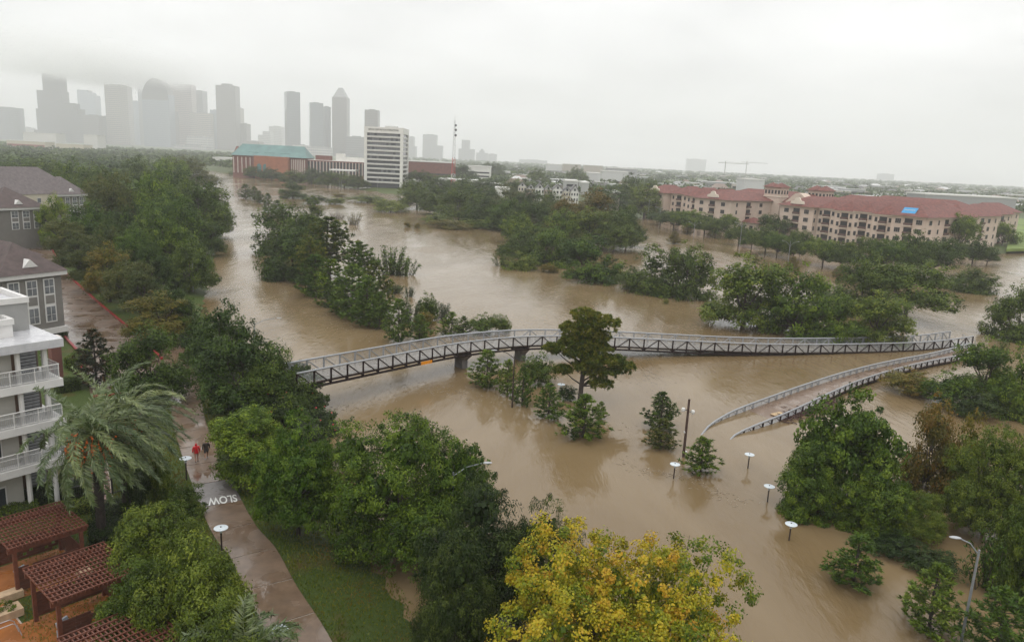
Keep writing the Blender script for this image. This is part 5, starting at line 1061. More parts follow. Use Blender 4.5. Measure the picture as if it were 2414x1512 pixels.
# ------------------------------------------------------------------ hedges
def hedge(p0, p1, w, h, label, lm='hedge', dens=260, leaf=.13, z=1.2, group=None):
    p0, p1 = np.array(p0[:2]), np.array(p1[:2]); L = np.linalg.norm(p1 - p0); rot = math.atan2(*(p1 - p0)[::-1])
    o = thing('hedge', label, 'hedge', (p0[0], p0[1], z), rot, group); LVh = Leaves(int(abs(p0[0] * 13 + p0[1] * 7)) % 9999); R_ = LVh.r
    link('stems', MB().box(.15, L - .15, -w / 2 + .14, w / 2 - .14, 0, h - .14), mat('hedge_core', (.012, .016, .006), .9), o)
    for (a, b_, nn, fx) in ((L, w, (0, 0, 1), 't'), (L, h, (0, -1, 0), 's'), (L, h, (0, 1, 0), 's2'), (w, h, (1, 0, 0), 'e'), (w, h, (-1, 0, 0), 'e2')):
        n_ = max(20, int(a * b_ * dens)); A, B = R_.random(n_) * a, R_.random(n_) * b_; j = R_.normal(size=n_) * .05
        C_ = {'t': np.stack([A, B - w / 2, h + j], -1), 's': np.stack([A, -w / 2 + j, B], -1), 's2': np.stack([A, w / 2 + j, B], -1), 'e': np.stack([L + j, A - w / 2, B], -1), 'e2': np.stack([j, A - w / 2, B], -1)}[fx]
        wob = .06 * np.sin(C_[:, 0] * 2.3) + .05 * np.sin(C_[:, 0] * 5.1 + 1); C_[:, 2] += wob * (C_[:, 2] > h * .6)
        LVh.put(C_, np.array(nn) + .6 * R_.normal(size=(n_, 3)) + np.array([0, 0, .35]), leaf, .6, R_.random(n_))
    link('foliage', LVh.mesh('foliage'), LEAF[lm], o)
hedge(P(-30, 1205, 1.2), P(205, 1163, 1.2), 1.3, 1.1, 'long dark clipped hedge under the white balconies')
hedge(P(120, 1222, 1.2), P(222, 1198, 1.2), 1.3, .9, 'bright clipped hedge beside the brick walk and first pergola', 'bright')
hedge(P(232, 1232, 1.2), P(300, 1210, 1.2), 2.2, 1.0, 'broad clipped hedge at the palm trunks, upper block')
hedge(P(215, 1285, 1.2), P(320, 1262, 1.2), 2.6, 1.2, 'broad clipped hedge below the palm trunks, lower block')
hedge(P(-20, 1232, 1.2), P(90, 1210, 1.2), 1.6, .9, 'low green hedge behind the first pergola roof', 'olive')
hedge(P(134, 925, 1.2), P(186, 915, 1.2), 1.4, 1.3, 'clipped hedge at the foot of the white building by the drive entry', 'hedge')
hedge(P(170, 868, 1.2), P(202, 842, 1.2), 1.6, 1.2, 'clipped hedge with a rusty top beside the magnolia', 'olive')
hedge(P(118, 795, 1.2), P(153, 788, 1.2), 1.5, 1.5, 'dark hedge tucked under the ledge of the grey house')
# ------------------------------------------------------------------ brick walk, fence and terrace
PAVR = wetmat('wet_red_paver', (.24, .13, .10), (.15, .08, .065), .5, .12, .8); ORG = wetmat('wet_terracotta', (.30, .115, .035), (.20, .075, .025), .45, .1, .6); CURBL = mat('pale_edging', (.40, .34, .29), .6)
wk = struct('garden_walk', ribbon([P(228, 1075, 1.25)[:2], P(236, 1140, 1.25)[:2], P(245, 1205, 1.25)[:2]], 1.5, 1.05, 1.245), CURBL)
a_, c_ = np.array(P(228, 1075, 1.25)[:2]), np.array(P(245, 1205, 1.25)[:2]); t_ = (c_ - a_) / np.linalg.norm(c_ - a_); n_v = np.array((-t_[1], t_[0])); Lw = np.linalg.norm(c_ - a_)
brk = MB().box(-.185, .185, -.31, .31, 0, .04).mesh('paver'); brk.materials.append(PAVR)
for i in range(int(Lw / .4)):
    for j in (-.33, .33):
        p_ = a_ + t_ * (.2 + i * .4) + n_v * j; link('paver', brk, None, wk, (p_[0], p_[1], 1.228 + .004 * rnd.random()), math.atan2(t_[1], t_[0]))
fn = thing('iron_fence', 'black iron fence with a gate across the brick walk', 'fence', (*P(150, 1190, 1.2)[:2], 1.2)); f0, f1 = np.array(P(150, 1190, 1.2)[:2]), np.array(P(372, 1140, 1.2)[:2]); fd = f1 - f0; FL = np.linalg.norm(fd); fn.rotation_euler = (0, 0, math.atan2(fd[1], fd[0]))
BLK = mat('black_iron', (.018, .017, .018), .45)
link('rail', MB().beam((0, 0, 1.25), (FL, 0, 1.25), .05, .05), BLK, fn); link('rail', MB().beam((0, 0, .15), (FL, 0, .15), .05, .05), BLK, fn)
pk = MB().box(-.012, .012, -.012, .012, 0, 1.35).mesh('picket'); pk.materials.append(BLK)
for i in range(int(FL / .13)): link('picket', pk, None, fn, (i * .13, 0, 0))
for i in range(5): link('post', MB().box(-.05, .05, -.05, .05, 0, 1.55), BLK, fn, (i * FL / 4, 0, 0))
bo = thing('bollard', 'short white bollard by the iron fence', 'bollard', (*P(172, 1150, 1.2)[:2], 1.2)); link('post', MB().lathe([(.09, 0), (.09, .8), (.12, .82), (.12, .95), (.02, 1.0)], 12), PW, bo)
# terrace of large terracotta slabs; the pergolas stand along it
PR = rad(50); PX, PYv = np.array((math.cos(PR), math.sin(PR))), np.array((-math.sin(PR), math.cos(PR)))
tz = 1.27
TO = np.array((-23.4, 37.3))
def tl_(x, y): return TO + PX * x + PYv * y
ter = struct('terrace', MB().prism([tuple(tl_(-13, -9)), tuple(tl_(-2.4, -9)), tuple(tl_(-2.4, 12)), tuple(tl_(-13, 12))], 1.0, 1.24), CURBL)
tile = MB().box(-.99, .99, -1.49, 1.49, 0, .035).mesh('slab'); tile.materials.append(ORG)
for i in range(5):
    for j in range(7):
        p_ = tl_(-3.5 - i * 2.02, -7.4 + j * 3.02); link('slab', tile, None, ter, (p_[0], p_[1], 1.236 + .002 * ((i + j) % 2)), PR)
# ------------------------------------------------------------------ pergolas
WOOD = mat('pergola_wood', (.125, .040, .022), .55, .2, 3, .2, 14); WOODD = mat('pergola_wood_dark', (.085, .028, .016), .6, .2, 3); CUSH = mat('grey_cushion', (.26, .28, .31), .7); TAN = mat('tan_block', (.42, .30, .19), .6)
def pergola(c, label, chairlabel, A=4.3, B=4.6):
    o = thing('pergola', label, 'pergola', (c[0], c[1], tz), PR); H = 3.1
    link('pad', MB().box(-A / 2 - 1.4, A / 2 - .1, -B / 2 + .05, B / 2 - .05, -.2, -.005), ORG, o)
    for sx in (-1, 1):
        for sy in (-1, 1): link('post', MB().box(sx * A * .42 - .1, sx * A * .42 + .1, sy * B * .42 - .1, sy * B * .42 + .1, 0, H - .32), WOOD, o)
    for sy in (-1, 1): link('beam', MB().box(-A / 2, A / 2, sy * B * .42 - .07, sy * B * .42 + .07, H - .32, H + .018), WOOD, o)
    sl = MB().box(-.03, .03, -B / 2, B / 2, H + .02, H + .12).mesh('slat'); sl.materials.append(WOOD)
    for i in range(20): link('slat', sl, None, o, (-A / 2 + .04 + i * (A - .08) / 19, 0, 0))
    bt = MB().box(-A / 2, A / 2, -.03, .03, H + .123, H + .18).mesh('batten'); bt.materials.append(WOOD)
    for i in range(11): link('batten', bt, None, o, (0, -B / 2 + .06 + i * (B - .12) / 10, 0))
    # pierced board screens on two sides
    for (ax, pos) in (('x', -B * .42), ('y', A * .42), ('x', B * .42)):
        n_ = 8; span = A * .84 if ax == 'x' else B * .84
        for r_ in range(n_):
            z = .25 + r_ * .19; x = -span / 2 + .1
            while x < span / 2 - .3:
                ln = rnd.uniform(.5, 1.1); e = min(x + ln, span / 2 - .1)
                b_ = MB().box(x, e, -.025, .025, z, z + .17) if ax == 'x' else MB().box(-.025, .025, x, e, z, z + .17)
                link('board', b_, WOODD, o, (0, pos, 0) if ax == 'x' else (pos, 0, 0)); x = e + rnd.choice((.02, .02, .22))
    link('bench_block', MB().box(-A * .42 - 1.1, -A * .42 + .2, -B * .42 - .35, -B * .42 + .35, 0, .42), TAN, o); link('bench_block', MB().box(A * .3, A * .42 + .3, -B * .42 - .75, -B * .42 - .15, 0, .42), TAN, o)
    ch = thing('lounge_chair', chairlabel, 'chair', (*(np.array(c) + PX * (-1.0) + PYv * (-.9)), tz), PR + .5)
    link('seat', MB().box(-.38, .38, -.4, .4, .22, .42), CUSH, ch); link('backrest', MB().add([(-.38, .3, .4), (.38, .3, .4), (.38, .42, .4), (-.38, .42, .4), (-.38, .5, .95), (.38, .5, .95), (.38, .6, .95), (-.38, .6, .95)], [(0, 1, 5, 4), (1, 2, 6, 5), (2, 3, 7, 6), (3, 0, 4, 7), (4, 5, 6, 7), (0, 3, 2, 1)]), CUSH, ch)
    for s_ in (-1, 1):
        link('armrest', MB().box(s_ * .43 - .05, s_ * .43 + .05, -.38, .45, .2, .6), CUSH, ch)
        for q in (-.33, .33): link('leg', MB().box(s_ * .34 - .03, s_ * .34 + .03, q - .03, q + .03, 0, .22), DARK, ch)
pergola((-28.9, 42.1), 'brown slatted pergola nearest the white building, cut by the left edge', 'grey lounge chair under the pergola nearest the white building')
pergola((-23.4, 37.3), 'brown slatted pergola in the middle of the three', 'grey lounge chair under the middle pergola')
pergola((-18.0, 31.6), 'brown slatted pergola cut by the bottom edge', 'grey lounge chair under the bottom pergola')
hr = thing('pool_handrail', 'bent steel handrail in the bottom left corner', 'handrail', (*P(18, 1508, 1.3)[:2], 1.27), PR); link('tube', MB().tube([(-.6, 0, -.1), (-.6, 0, .75), (-.5, 0, .88), (.3, 0, .88), (.5, 0, .7), (.7, 0, -.1)], .025, 8).tube([(-.6, .5, -.1), (-.6, .5, .75), (-.5, .5, .88), (.3, .5, .88), (.5, .5, .7), (.7, .5, -.1)], .025, 8), STEEL, hr)
pl = thing('planter', 'low planter with green leaves at the left edge of the terrace', 'planter', (*P(8, 1455, 1.27)[:2], 1.27), PR); link('box', MB().box(-.9, .9, -.5, .5, 0, .45), TAN, pl); Lp = Leaves(5); lobe_leaves(Lp, [(0, 0, .55, .8, .45, .35)], 14, 30, .2, .13); link('foliage', Lp.mesh('foliage'), LEAF['bright'], pl)
# ------------------------------------------------------------------ palms combed by the wind
ORF = mat('orange_fruit', (.62, .13, .008), .5, .3, 8)
def palm(x, y, z, H, label, nf=42, flen=3.6, seed=1, wind=(1.0, .15), fruit=True, windk=.55):
    R_ = np.random.default_rng(seed); o = thing('palm_tree', label, 'palm', (x, y, z)); r_ = random.Random(seed)
    tr_ = MB(); n_ = 16
    for i in range(n_):
        za, zb = H * i / n_, H * (i + 1) / n_; ra = .30 + .05 * (i > n_ - 3) + r_.uniform(-.012, .012); tr_.lathe([(ra * .93, za), (ra * 1.06, za + (zb - za) * .75), (ra * .95, zb)], 10)
    link('trunk', tr_, BARKP, o)
    W_ = np.array((wind[0], wind[1], 0))
    for f in range(nf):
        a = f * 2.39996; el = 1.25 - 1.75 * (f / nf) ** .9
        d = np.array((math.cos(a) * math.cos(el), math.sin(a) * math.cos(el), math.sin(el)))
        pts = [np.array((0, 0, H))]; d_ = d.copy(); L_ = flen * r_.uniform(.85, 1.1); m_ = 14
        for i in range(m_):
            d_ = d_ + W_ * windk * (.04 + .10 * i / m_) + np.array((0, 0, -.11 - .05 * i / m_)); d_ /= np.linalg.norm(d_); pts.append(pts[-1] + d_ * L_ / m_)
        LVp = Leaves(seed * 100 + f); Rr = LVp.r; Cs = []; Ax = []; Nn = []
        for i in range(2, m_ + 1):
            t = pts[i] - pts[i - 1]; t /= np.linalg.norm(t); sd = np.cross(t, (0, 0, 1)); sd /= max(1e-6, np.linalg.norm(sd)); up = np.cross(sd, t); ll = .62 * math.sin(math.pi * min(.97, .12 + .86 * i / m_)) + .12
            for s_ in (-1, 1):
                for q in range(5):
                    ax = t * .75 + sd * s_ * .8 + up * .25 + W_ * windk * .6 + np.array((0, 0, -.3)) + .12 * Rr.normal(size=3); ax /= np.linalg.norm(ax)
                    Cs.append(pts[i - 1] + (pts[i] - pts[i - 1]) * q / 5 + ax * ll / 2); Ax.append(ax * 1.0); Nn.append(up + .4 * Rr.normal(size=3))
        LVp.put(np.array(Cs), np.array(Nn), .66, .11, Rr.random() * .5 + Rr.random(len(Cs)) * .5, np.array(Ax))
        fr = link('frond', LVp.mesh('frond'), LEAF['palm'], o); link('midrib', MB().tube([tuple(p) for p in pts[::2]], [.035, .03, .025, .02, .015, .01, .006, .004][:len(pts[::2])], 4, False), mat('palm_rib', (.10, .12, .05), .5), fr)
    if fruit:
        for k in range(7):
            a = -2.9 + k * .42; e = np.array((math.cos(a) * 1.35, math.sin(a) * 1.35, H - .5 - .35 * (k % 2))); st = MB().tube([(0, 0, H - .1), (e[0] * .6, e[1] * .6, H + .1), tuple(e)], .03, 5)
            for q in range(44):
                p_ = e + R_.normal(size=3) * np.array((.22, .22, .36)); st.lathe([(.01, -.09), (.085, 0), (.01, .09)], 5, tuple(p_))
            link('fruit_stalk', st, ORF, o)
px_, py_, _ = P(242, 1280, 1.2); palm(px_, py_, 1.2, ztop(px_, py_, 1030) - 1.2, 'wind-blown palm with orange fruit stalks beside the white apartments', seed=3, nf=50, flen=4.8, windk=.8)
px_, py_, _ = P(300, 1210, 1.2); palm(px_, py_, 1.2, ztop(px_, py_, 985) - 1.2, 'second wind-blown palm just behind the fruiting one', seed=4, nf=50, flen=5.2, windk=.9)
px_, py_, _ = P(590, 1700, 1.2); palm(px_, py_, 1.2, ztop(px_, py_, 1545) - 1.2, 'palm showing only its frond tips at the bottom edge', seed=6, fruit=False, nf=34, flen=3.2)
# ------------------------------------------------------------------ footbridge
RUST = mat('rust_steel', (.016, .007, .006), .6, .25, 4, spec=.15); GALV = mat('galvanised', (.30, .31, .325), .4, .12, 5, metal=.25); DECK = wetmat('wet_deck', (.175, .115, .075), (.12, .078, .052), .5, .15, .5); PIER = mat('pier_concrete', (.16, .15, .145), .8, .2, 1, .3, 6); CABLE = mat('rail_cable', (.40, .41, .43), .4, metal=.3)
ctl = [(700, 920, 3.42), (735, 912, 3.3), (960, 864, 2.7), (1090, 838, 2.2), (1233, 822, 2.05), (1328, 821, 1.75), (1415, 822, 1.4), (1591, 829.5, .75), (1691, 834, .35), (1821, 838, .0), (1950, 837.5, -.2), (2100, 834, -.32), (2200, 829, -.38), (2290, 816, -.42)]
near = [np.array(P(u, v, z)) for u, v, z in ctl]
# smooth plan line
pl_ = catmull([(p[0], p[1], p[2]) for p in near], .6); pl_ = resample(pl_, 2.35)
for _ in range(3): pl_ = [pl_[0]] + [(pl_[i - 1] + 2 * pl_[i] + pl_[i + 1]) / 4 for i in range(1, len(pl_) - 1)] + [pl_[-1]]
BW = 4.0
def offset(pts, w):
    out = []
    for i, p in enumerate(pts):
        t = pts[min(i + 1, len(pts) - 1)] - pts[max(i - 1, 0)]; n_ = np.array((-t[1], t[0], 0)); n_ /= np.linalg.norm(n_); out.append(p + n_ * w)
    return out
def truss_bridge(name, A, B, label, hz_=1.85, dk=.55, outer=RUST, bottom=True, deckm=None):
    """A: near-side line, B: far-side line, both at bottom-chord level"""
    o = thing(name, label, 'bridge', tuple(A[0])); org = A[0]
    up = np.array((0, 0, 1.0)); n_ = len(A)
    dm = MB(); vs_ = []; fs_ = []
    for i in range(n_):
        for q in (A[i], B[i]): vs_.append(q - org + up * (dk + .02)); vs_.append(q - org + up * (dk - .12))
    for i in range(n_ - 1):
        k = i * 4; m = k + 4; fs_ += [(k, m, m + 2, k + 2), (k + 1, k + 3, m + 3, m + 1), (k, k + 1, m + 1, m), (k + 2, m + 2, m + 3, k + 3)]
    fs_ += [(0, 2, 3, 1), (4 * n_ - 4, 4 * n_ - 3, 4 * n_ - 1, 4 * n_ - 2)]
    link('deck', dm.add(vs_, fs_), deckm or DECK, o)
    for side, L in ((0, A), (1, B)):
        mm = outer if side == 0 else GALV
        link('top_rail', MB().tube([tuple(p - org + up * hz_) for p in L], .11, 8), GALV, o)
        if bottom: link('bottom_chord', MB().tube([tuple(p - org) for p in L], .14, 6), RUST, o)
        link('deck_chord', MB().tube([tuple(p - org + up * (dk - .14)) for p in L], .12, 6), mm if side == 0 else RUST, o)
        for q in range(9): link('cable', MB().tube([tuple(p - org + up * (dk + .10 + q * (hz_ - dk - .22) / 8)) for p in L], .02, 4), CABLE, o)
        for i in range(n_):
            big = False
            link('post', MB().beam(L[i] - org + up * (0 if bottom else dk - .2), L[i] - org + up * (hz_ - .05), .2, .18), mm, o)
            if i < n_ - 1:
                if bottom:
                    a, b_ = (L[i] - org + up * (hz_ - .08), L[i + 1] - org + up * .06) if i < n_ * .27 or i % 2 else (L[i] - org + up * .06, L[i + 1] - org + up * (hz_ - .08))
                    link('diagonal', MB().beam(a, b_, .11, .11), mm, o)
                else: link('diagonal', MB().beam(L[i] - org + up * (dk + .05), (L[i] + L[i + 1]) / 2 - org + up * (hz_ - .08), .06, .06), mm, o)
                t = (L[i] + L[i + 1]) / 2 - org; link('rail_hanger', MB().beam(t + up * (hz_ - .08), t + up * (hz_ - .5), .03, .03), GALV, o)
    for i in range(n_):
        link('floor_beam', MB().beam(A[i] - org + up * (dk - .26), B[i] - org + up * (dk - .26), .12, .22), RUST, o)
        if bottom and i < n_ - 1: link('wind_brace', MB().beam(A[i] - org, B[i + 1] - org, .07, .07), RUST, o)
    return o
FAR = offset(pl_, BW)
mb_ = truss_bridge('footbridge', pl_, FAR, 'long steel truss footbridge with rusty sides and grey rails over the flood', deckm=wetmat('wet_sky_grey_deck', (.20, .175, .145), (.15, .13, .105), .4, .12, .5))  # sky reflection is put into the main deck's greyer base colour
for (u, v) in ((1093, 868), (1245, 846), (1415, 838)):
    x, y, _ = P(u, v); i = min(range(len(pl_)), key=lambda k: math.hypot(pl_[k][0] - x, pl_[k][1] - y)); c = (pl_[i] + FAR[i]) / 2; t = pl_[min(i + 1, len(pl_) - 1)] - pl_[i - 1]
    o = thing('bridge_pier', {1093: 'concrete bridge pier with flared head, first from the vine bank', 1245: 'second concrete bridge pier behind the slim pines', 1415: 'third concrete bridge pier right of the great pine'}[u], 'pier', (c[0], c[1], 0), math.atan2(t[1], t[0])); zt = c[2] - .12
    link('stem', MB().box(-.45, .45, -.85, .85, -3, zt - .9), PIER, o); link('head', MB().add([(-.45, -.85, zt - .9), (.45, -.85, zt - .9), (.45, .85, zt - .9), (-.45, .85, zt - .9), (-.5, -1.9, zt), (.5, -1.9, zt), (.5, 1.9, zt), (-.5, 1.9, zt)], [(0, 3, 2, 1), (4, 5, 6, 7), (0, 1, 5, 4), (1, 2, 6, 5), (2, 3, 7, 6), (3, 0, 4, 7)]), PIER, o)
# orange height board on the bottom chord
i = min(range(len(pl_)), key=lambda k: abs(proj(pl_[k])[0] - 990)); a_, b_ = pl_[i], pl_[i + 1]; t = b_ - a_; nn = np.array((t[1], -t[0], 0)); nn /= np.linalg.norm(nn)
sg = thing('clearance_sign', 'small orange clearance board on the lower edge of the footbridge', 'sign', tuple((a_ + b_) / 2 + nn * .14), math.atan2(t[1], t[0])); SL = np.linalg.norm(t)
sl_ = t[2] / SL
link('board', MB().add([(-SL * .44, 0, -.13 - SL * .44 * sl_), (SL * .44, 0, -.13 + SL * .44 * sl_), (SL * .44, 0, .27 + SL * .44 * sl_), (-SL * .44, 0, .27 - SL * .44 * sl_), (-SL * .44, .05, -.13 - SL * .44 * sl_), (SL * .44, .05, -.13 + SL * .44 * sl_), (SL * .44, .05, .27 + SL * .44 * sl_), (-SL * .44, .05, .27 - SL * .44 * sl_)], [(0, 1, 2, 3), (5, 4, 7, 6), (0, 4, 5, 1), (3, 2, 6, 7), (1, 5, 6, 2), (4, 0, 3, 7)]), mat('sign_orange', (.75, .27, .01), .5, .1), sg)
# drowned branch of the bridge, bending down into the water
rn = [(2300, 826, 1.05), (2265, 836, 1.1), (2190, 850, 1.15), (2100, 872, 1.2), (2020, 898, 1.15), (1950, 928, 1.05), (1895, 954, .9), (1850, 974, .75), (1810, 990, .6), (1780, 1002, .45), (1750, 1015, .25), (1732, 1025, .08), (1718, 1040, -.15)]
rfp = [(2290, 808, 1.05), (2200, 831, 1.1), (2120, 846, 1.2), (2050, 861, 1.25), (1975, 881, 1.2), (1900, 905, 1.1), (1840, 926, .95), (1790, 944, .8), (1745, 961, .62), (1715, 975, .45), (1685, 993, .25), (1665, 1009, .08), (1648, 1032, -.15)]
LN = resample(catmull([np.array(P(u, v, z)) for u, v, z in rn], .5), 1.75); LF = resample(catmull([np.array(P(u, v, z)) for u, v, z in rfp], .5), 1.75)
k = min(len(LN), len(LF)); LN = [LN[int(i * (len(LN) - 1) / (k - 1))] for i in range(k)]; LF = [LF[int(i * (len(LF) - 1) / (k - 1))] for i in range(k)]
dn = np.array((0, 0, 1.5))
truss_bridge('bridge_ramp', [p - dn for p in LN], [p - dn for p in LF], 'curving bridge ramp with grey rails sinking into the brown water', 1.5, .78, RUST, False)
# short far rail end beyond the junction
er = [np.array(P(u, v, .7)) for u, v in ((2270, 788), (2283, 797), (2300, 803))]
o = thing('rail_end', 'loose end of grey railing curling out of the water beyond the junction', 'railing', tuple(er[0])); link('top_rail', MB().tube([tuple(p - er[0]) for p in er], .07, 6), GALV, o)
for p in er: link('post', MB().beam(p - er[0] - dn, p - er[0], .08, .08), GALV, o)
# raft of drift against the ramp
Ld = Leaves(77); R = Ld.r; dmb = MB()
for q in range(420):
    t = R.random(); u = 1838 + t * 130 + R.normal() * 8; v = 985 - t * 36 + R.normal() * (5 + 6 * t); p = np.array(P(u, v, .03)); a = R.random() * 6.28; L_ = R.uniform(.1, .9)
    dmb.beam(p + np.array((-math.cos(a) * L_, -math.sin(a) * L_, .02)), p + np.array((math.cos(a) * L_, math.sin(a) * L_, R.uniform(0, .25))), R.uniform(.03, .09), R.uniform(.03, .09))
o = struct('debris', dmb, mat('drift_wood', (.07, .032, .024), .7, .3, 3), 'stuff'); o['label'] = 'raft of brown drift caught against the drowned ramp'
bdb = thing('drift_board', 'pale loose board lodged in the drift at the ramp', 'board', P(1832, 975, .1), .6); link('plank', MB().box(-.9, .9, -.35, .35, 0, .06), mat('pale_board', (.42, .30, .17), .7), bdb)
# twigs, leaves and foam carried by the current
fm = MB(); Rf = np.random.default_rng(31)
for q in range(900):
    ln = Rf.integers(0, 6); u0, v0, u1_, v1_ = [(980, 905, 1500, 1010), (760, 960, 1150, 900), (1450, 1080, 1760, 1180), (1500, 760, 1900, 800), (620, 700, 880, 800), (1050, 640, 1450, 720)][ln]; t = Rf.random(); u = u0 + (u1_ - u0) * t + Rf.normal() * 14; v = v0 + (v1_ - v0) * t + Rf.normal() * 6 + 8 * math.sin(t * 9); p = np.array(P(u, v, .012)); a = Rf.random() * 6.28; L_ = Rf.uniform(.04, .22)
    fm.beam(p + np.array((-math.cos(a) * L_, -math.sin(a) * L_, 0)), p + np.array((math.cos(a) * L_, math.sin(a) * L_, .01)), Rf.uniform(.02, .07), .02)
o = struct('floating_litter', fm, mat('litter', (.30, .24, .17), .7, .4, 9), 'stuff'); o['label'] = 'twigs and scum drifting on the flood'
# vine-covered abutment at the near bridge end
ab = np.array(P(690, 985, .8)); Lv = Leaves(88)
lobes = []
for (u, v, z, r_) in ((712, 905, 3.0, 1.9), (690, 940, 2.4, 2.2), (735, 950, 1.6, 1.8), (700, 985, 1.2, 2.2), (752, 990, .8, 1.7), (660, 960, 2.4, 2.0), (725, 1020, .6, 1.9), (770, 1015, .3, 1.2), (650, 905, 3.4, 2.2), (700, 880, 3.6, 1.6), (735, 905, 3.2, 1.0)):
    p = np.array(P(u, v, z)) - ab; lobes.append((p[0], p[1], p[2], r_, r_, r_ * .75))
lobe_leaves(Lv, lobes, 46, 46, .5, .2, .7, .6, lowcut=-.2)
vm = thing('vine_mound', 'mound of trailing vines with red flowers burying the near bridge end', 'vines', tuple(ab)); link('foliage', Lv.mesh('foliage'), LEAF['ivy'], vm)
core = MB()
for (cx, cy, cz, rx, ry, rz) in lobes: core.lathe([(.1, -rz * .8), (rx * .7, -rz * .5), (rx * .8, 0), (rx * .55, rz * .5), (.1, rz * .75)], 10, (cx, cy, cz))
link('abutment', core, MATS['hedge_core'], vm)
fl = MB(); R = np.random.default_rng(9)
for q in range(26):
    (cx, cy, cz, rx, ry, rz) = lobes[R.integers(2, 8)]; d = unit(R.normal(size=3) + np.array((.6, -.6, .5))); p = np.array((cx, cy, cz)) + d * np.array((rx, ry, rz)) * 1.1; fl.lathe([(.02, -.07), (.11, 0), (.03, .08)], 6, tuple(p))
link('flowers', fl, mat('red_flower', (.45, .03, .04), .5), vm)
# ------------------------------------------------------------------ lamps
LGL = mat('lamp_disc', (.50, .55, .58), .35, .06, 6); POLE = mat('lamp_pole', (.035, .022, .018), .5, .2, 6)
def disc_lamp(u, v, vb, z, label, dw):
    x, y, _ = P(u, vb, z); zt = ztop(x, y, v); d = math.sqrt(x * x + y * y + (CAM_H - zt) ** 2); r_ = .46
    o = thing('disc_lamp', label, 'lamp', (x, y, z), 0, 'disc lamps'); h = zt - z
    link('pole', MB().tube([(0, 0, -1.5 if z < .5 else 0), (0, 0, h - .35)], .06, 8), POLE, o); link('lantern', MB().lathe([(.085, h - .36), (.085, h - .04)], 10), LGL, o)
    ds = link('disc', MB().lathe([(.02, h + .06), (.12, h + .05), (r_, h), (r_, h - .03), (.05, h - .01)], 28), LGL, o); link('finial', MB().lathe([(.05, h + .05), (.05, h + .10), (.01, h + .12)], 8), POLE, ds)
for u, v, vb, z, lb_ in ((440, 1079, 1132, 1.2, 'disc-topped lamp beside the two walkers'), (523, 1243, 1302, 1.2, 'disc-topped lamp on the path below the painted word'), (660, 1482, 1560, 1.2, 'disc-topped lamp behind the palm tips at the bottom edge'), (1588, 1093, 1127, 0, 'disc-topped lamp in the flood by the camera pole'), (1763, 1070, 1103, 0, 'disc-topped lamp in the flood below the ramp mouth'), (1809, 1145, 1182, 0, 'disc-topped lamp in the flood, third of the four in line'), (1860, 1234, 1273, 0, 'disc-topped lamp in the flood nearest the yellow tree'), (1321, 905, 940, 0, 'disc-topped lamp between the bushes by the great pine'), (894, 698, 720, 0, 'disc-topped lamp at the right tip of the median pines'), (1000, 850, 862, 0, '')):
    if lb_: disc_lamp(u, v, vb, z, lb_, 0)
GALP = mat('lamp_galvanised', (.22, .235, .25), .4, .1, 3, metal=.2)
def street_lamp(u, vb, vt, z, label, arm, double=False, col=None, rad_=.085):
    x, y, _ = P(u, vb, z); h = ztop(x, y, vt) - z; o = thing('street_lamp', label, 'street lamp', (x, y, z)); m_ = col or GALP
    link('pole', MB().tube([(0, 0, -2 if z < .5 else 0), (0, 0, h)], [rad_ * 1.2, rad_ * .7], 8), m_, o)
    for s_ in ((1, -1) if double else (1,)):
        a = np.array(arm) * s_; L_ = np.linalg.norm(a)
        link('arm', MB().tube([(0, 0, h - .3 if not double else h - 1.6), tuple(np.array((*(a * .35), h + .35 if not double else h - .5))), tuple(np.array((*(a * .75), h + .6 if not double else h)))], .045, 6), m_, o)
        hd = link('luminaire', MB().lathe([(.02, -.06), (.17, -.04), (.2, .02), (.13, .08), (.02, .1)], 10), mat('luminaire_grey', (.34, .35, .36), .4), o, tuple(np.array((*(a * .9), (h + .62 if not double else h)))), math.atan2(a[1], a[0]) - math.pi / 2); hd.scale = (.8, 1.8, .8)
street_lamp(456, 692, 620, 0, 'single-arm street lamp in the water beside the round dark oak', (2.6, .6)); street_lamp(601, 800, 760, .6, 'street lamp arm rising above the bank oaks before the median', (3.6, 1.2)); street_lamp(1062, 1310, 1112, 0, 'street lamp whose arm pokes out of the large dense tree', (2.6, .5))
street_lamp(2262, 1530, 1295, 0, 'tall grey street lamp in the bottom right corner', (-1.6, .2), rad_=.09)
street_lamp(1207, 960, 838, 0, 'thin dark street lamp among the slim pines below the bridge', (-2.6, -.4), col=POLE)
street_lamp(812, 745, 660, 0, 'street lamp hidden among the median pines', (-2.4, .3))
for u, vb, vt, lb_ in ((1553, 535, 488, 'double-arm road lamp at the left end of the apartments'), (1527, 520, 468, 'double-arm road lamp behind the first, left of the apartments'), (1635, 558, 524, 'double-arm road lamp before the tall parapet block'), (1742, 595, 525, 'tall double-arm road lamp'), (1857, 622, 568, 'double-arm road lamp before the long wing'), (1525, 515, 505, '')):
    if lb_: street_lamp(u, vb, vt, 0, lb_, (2.4, -.9), True, rad_=.1)
for i, (u, vb, vt) in enumerate(((800, 447, 425), (742, 440, 420), (805, 452, 427), (890, 450, 432), (990, 455, 440), (1098, 462, 445), (1285, 480, 460), (1358, 490, 468), (513, 450, 425), (527, 445, 418), (700, 440, 424))):
    street_lamp(u, vb, vt, 0, ['road lamp left of the canopy', 'road lamp beyond the lone dark tree', 'road lamp beside the canopy posts', 'road lamp before the office block front', 'road lamp at the right foot of the office block', 'road lamp in front of the flat white building', 'road lamp in the south wood before the townhouses', 'road lamp above the olive-brown tree', 'thin pole in the far stream, nearer one', 'thin pole in the far stream, farther one', 'road lamp among the drowned saplings'][i], (2.2, .2), rad_=.1)
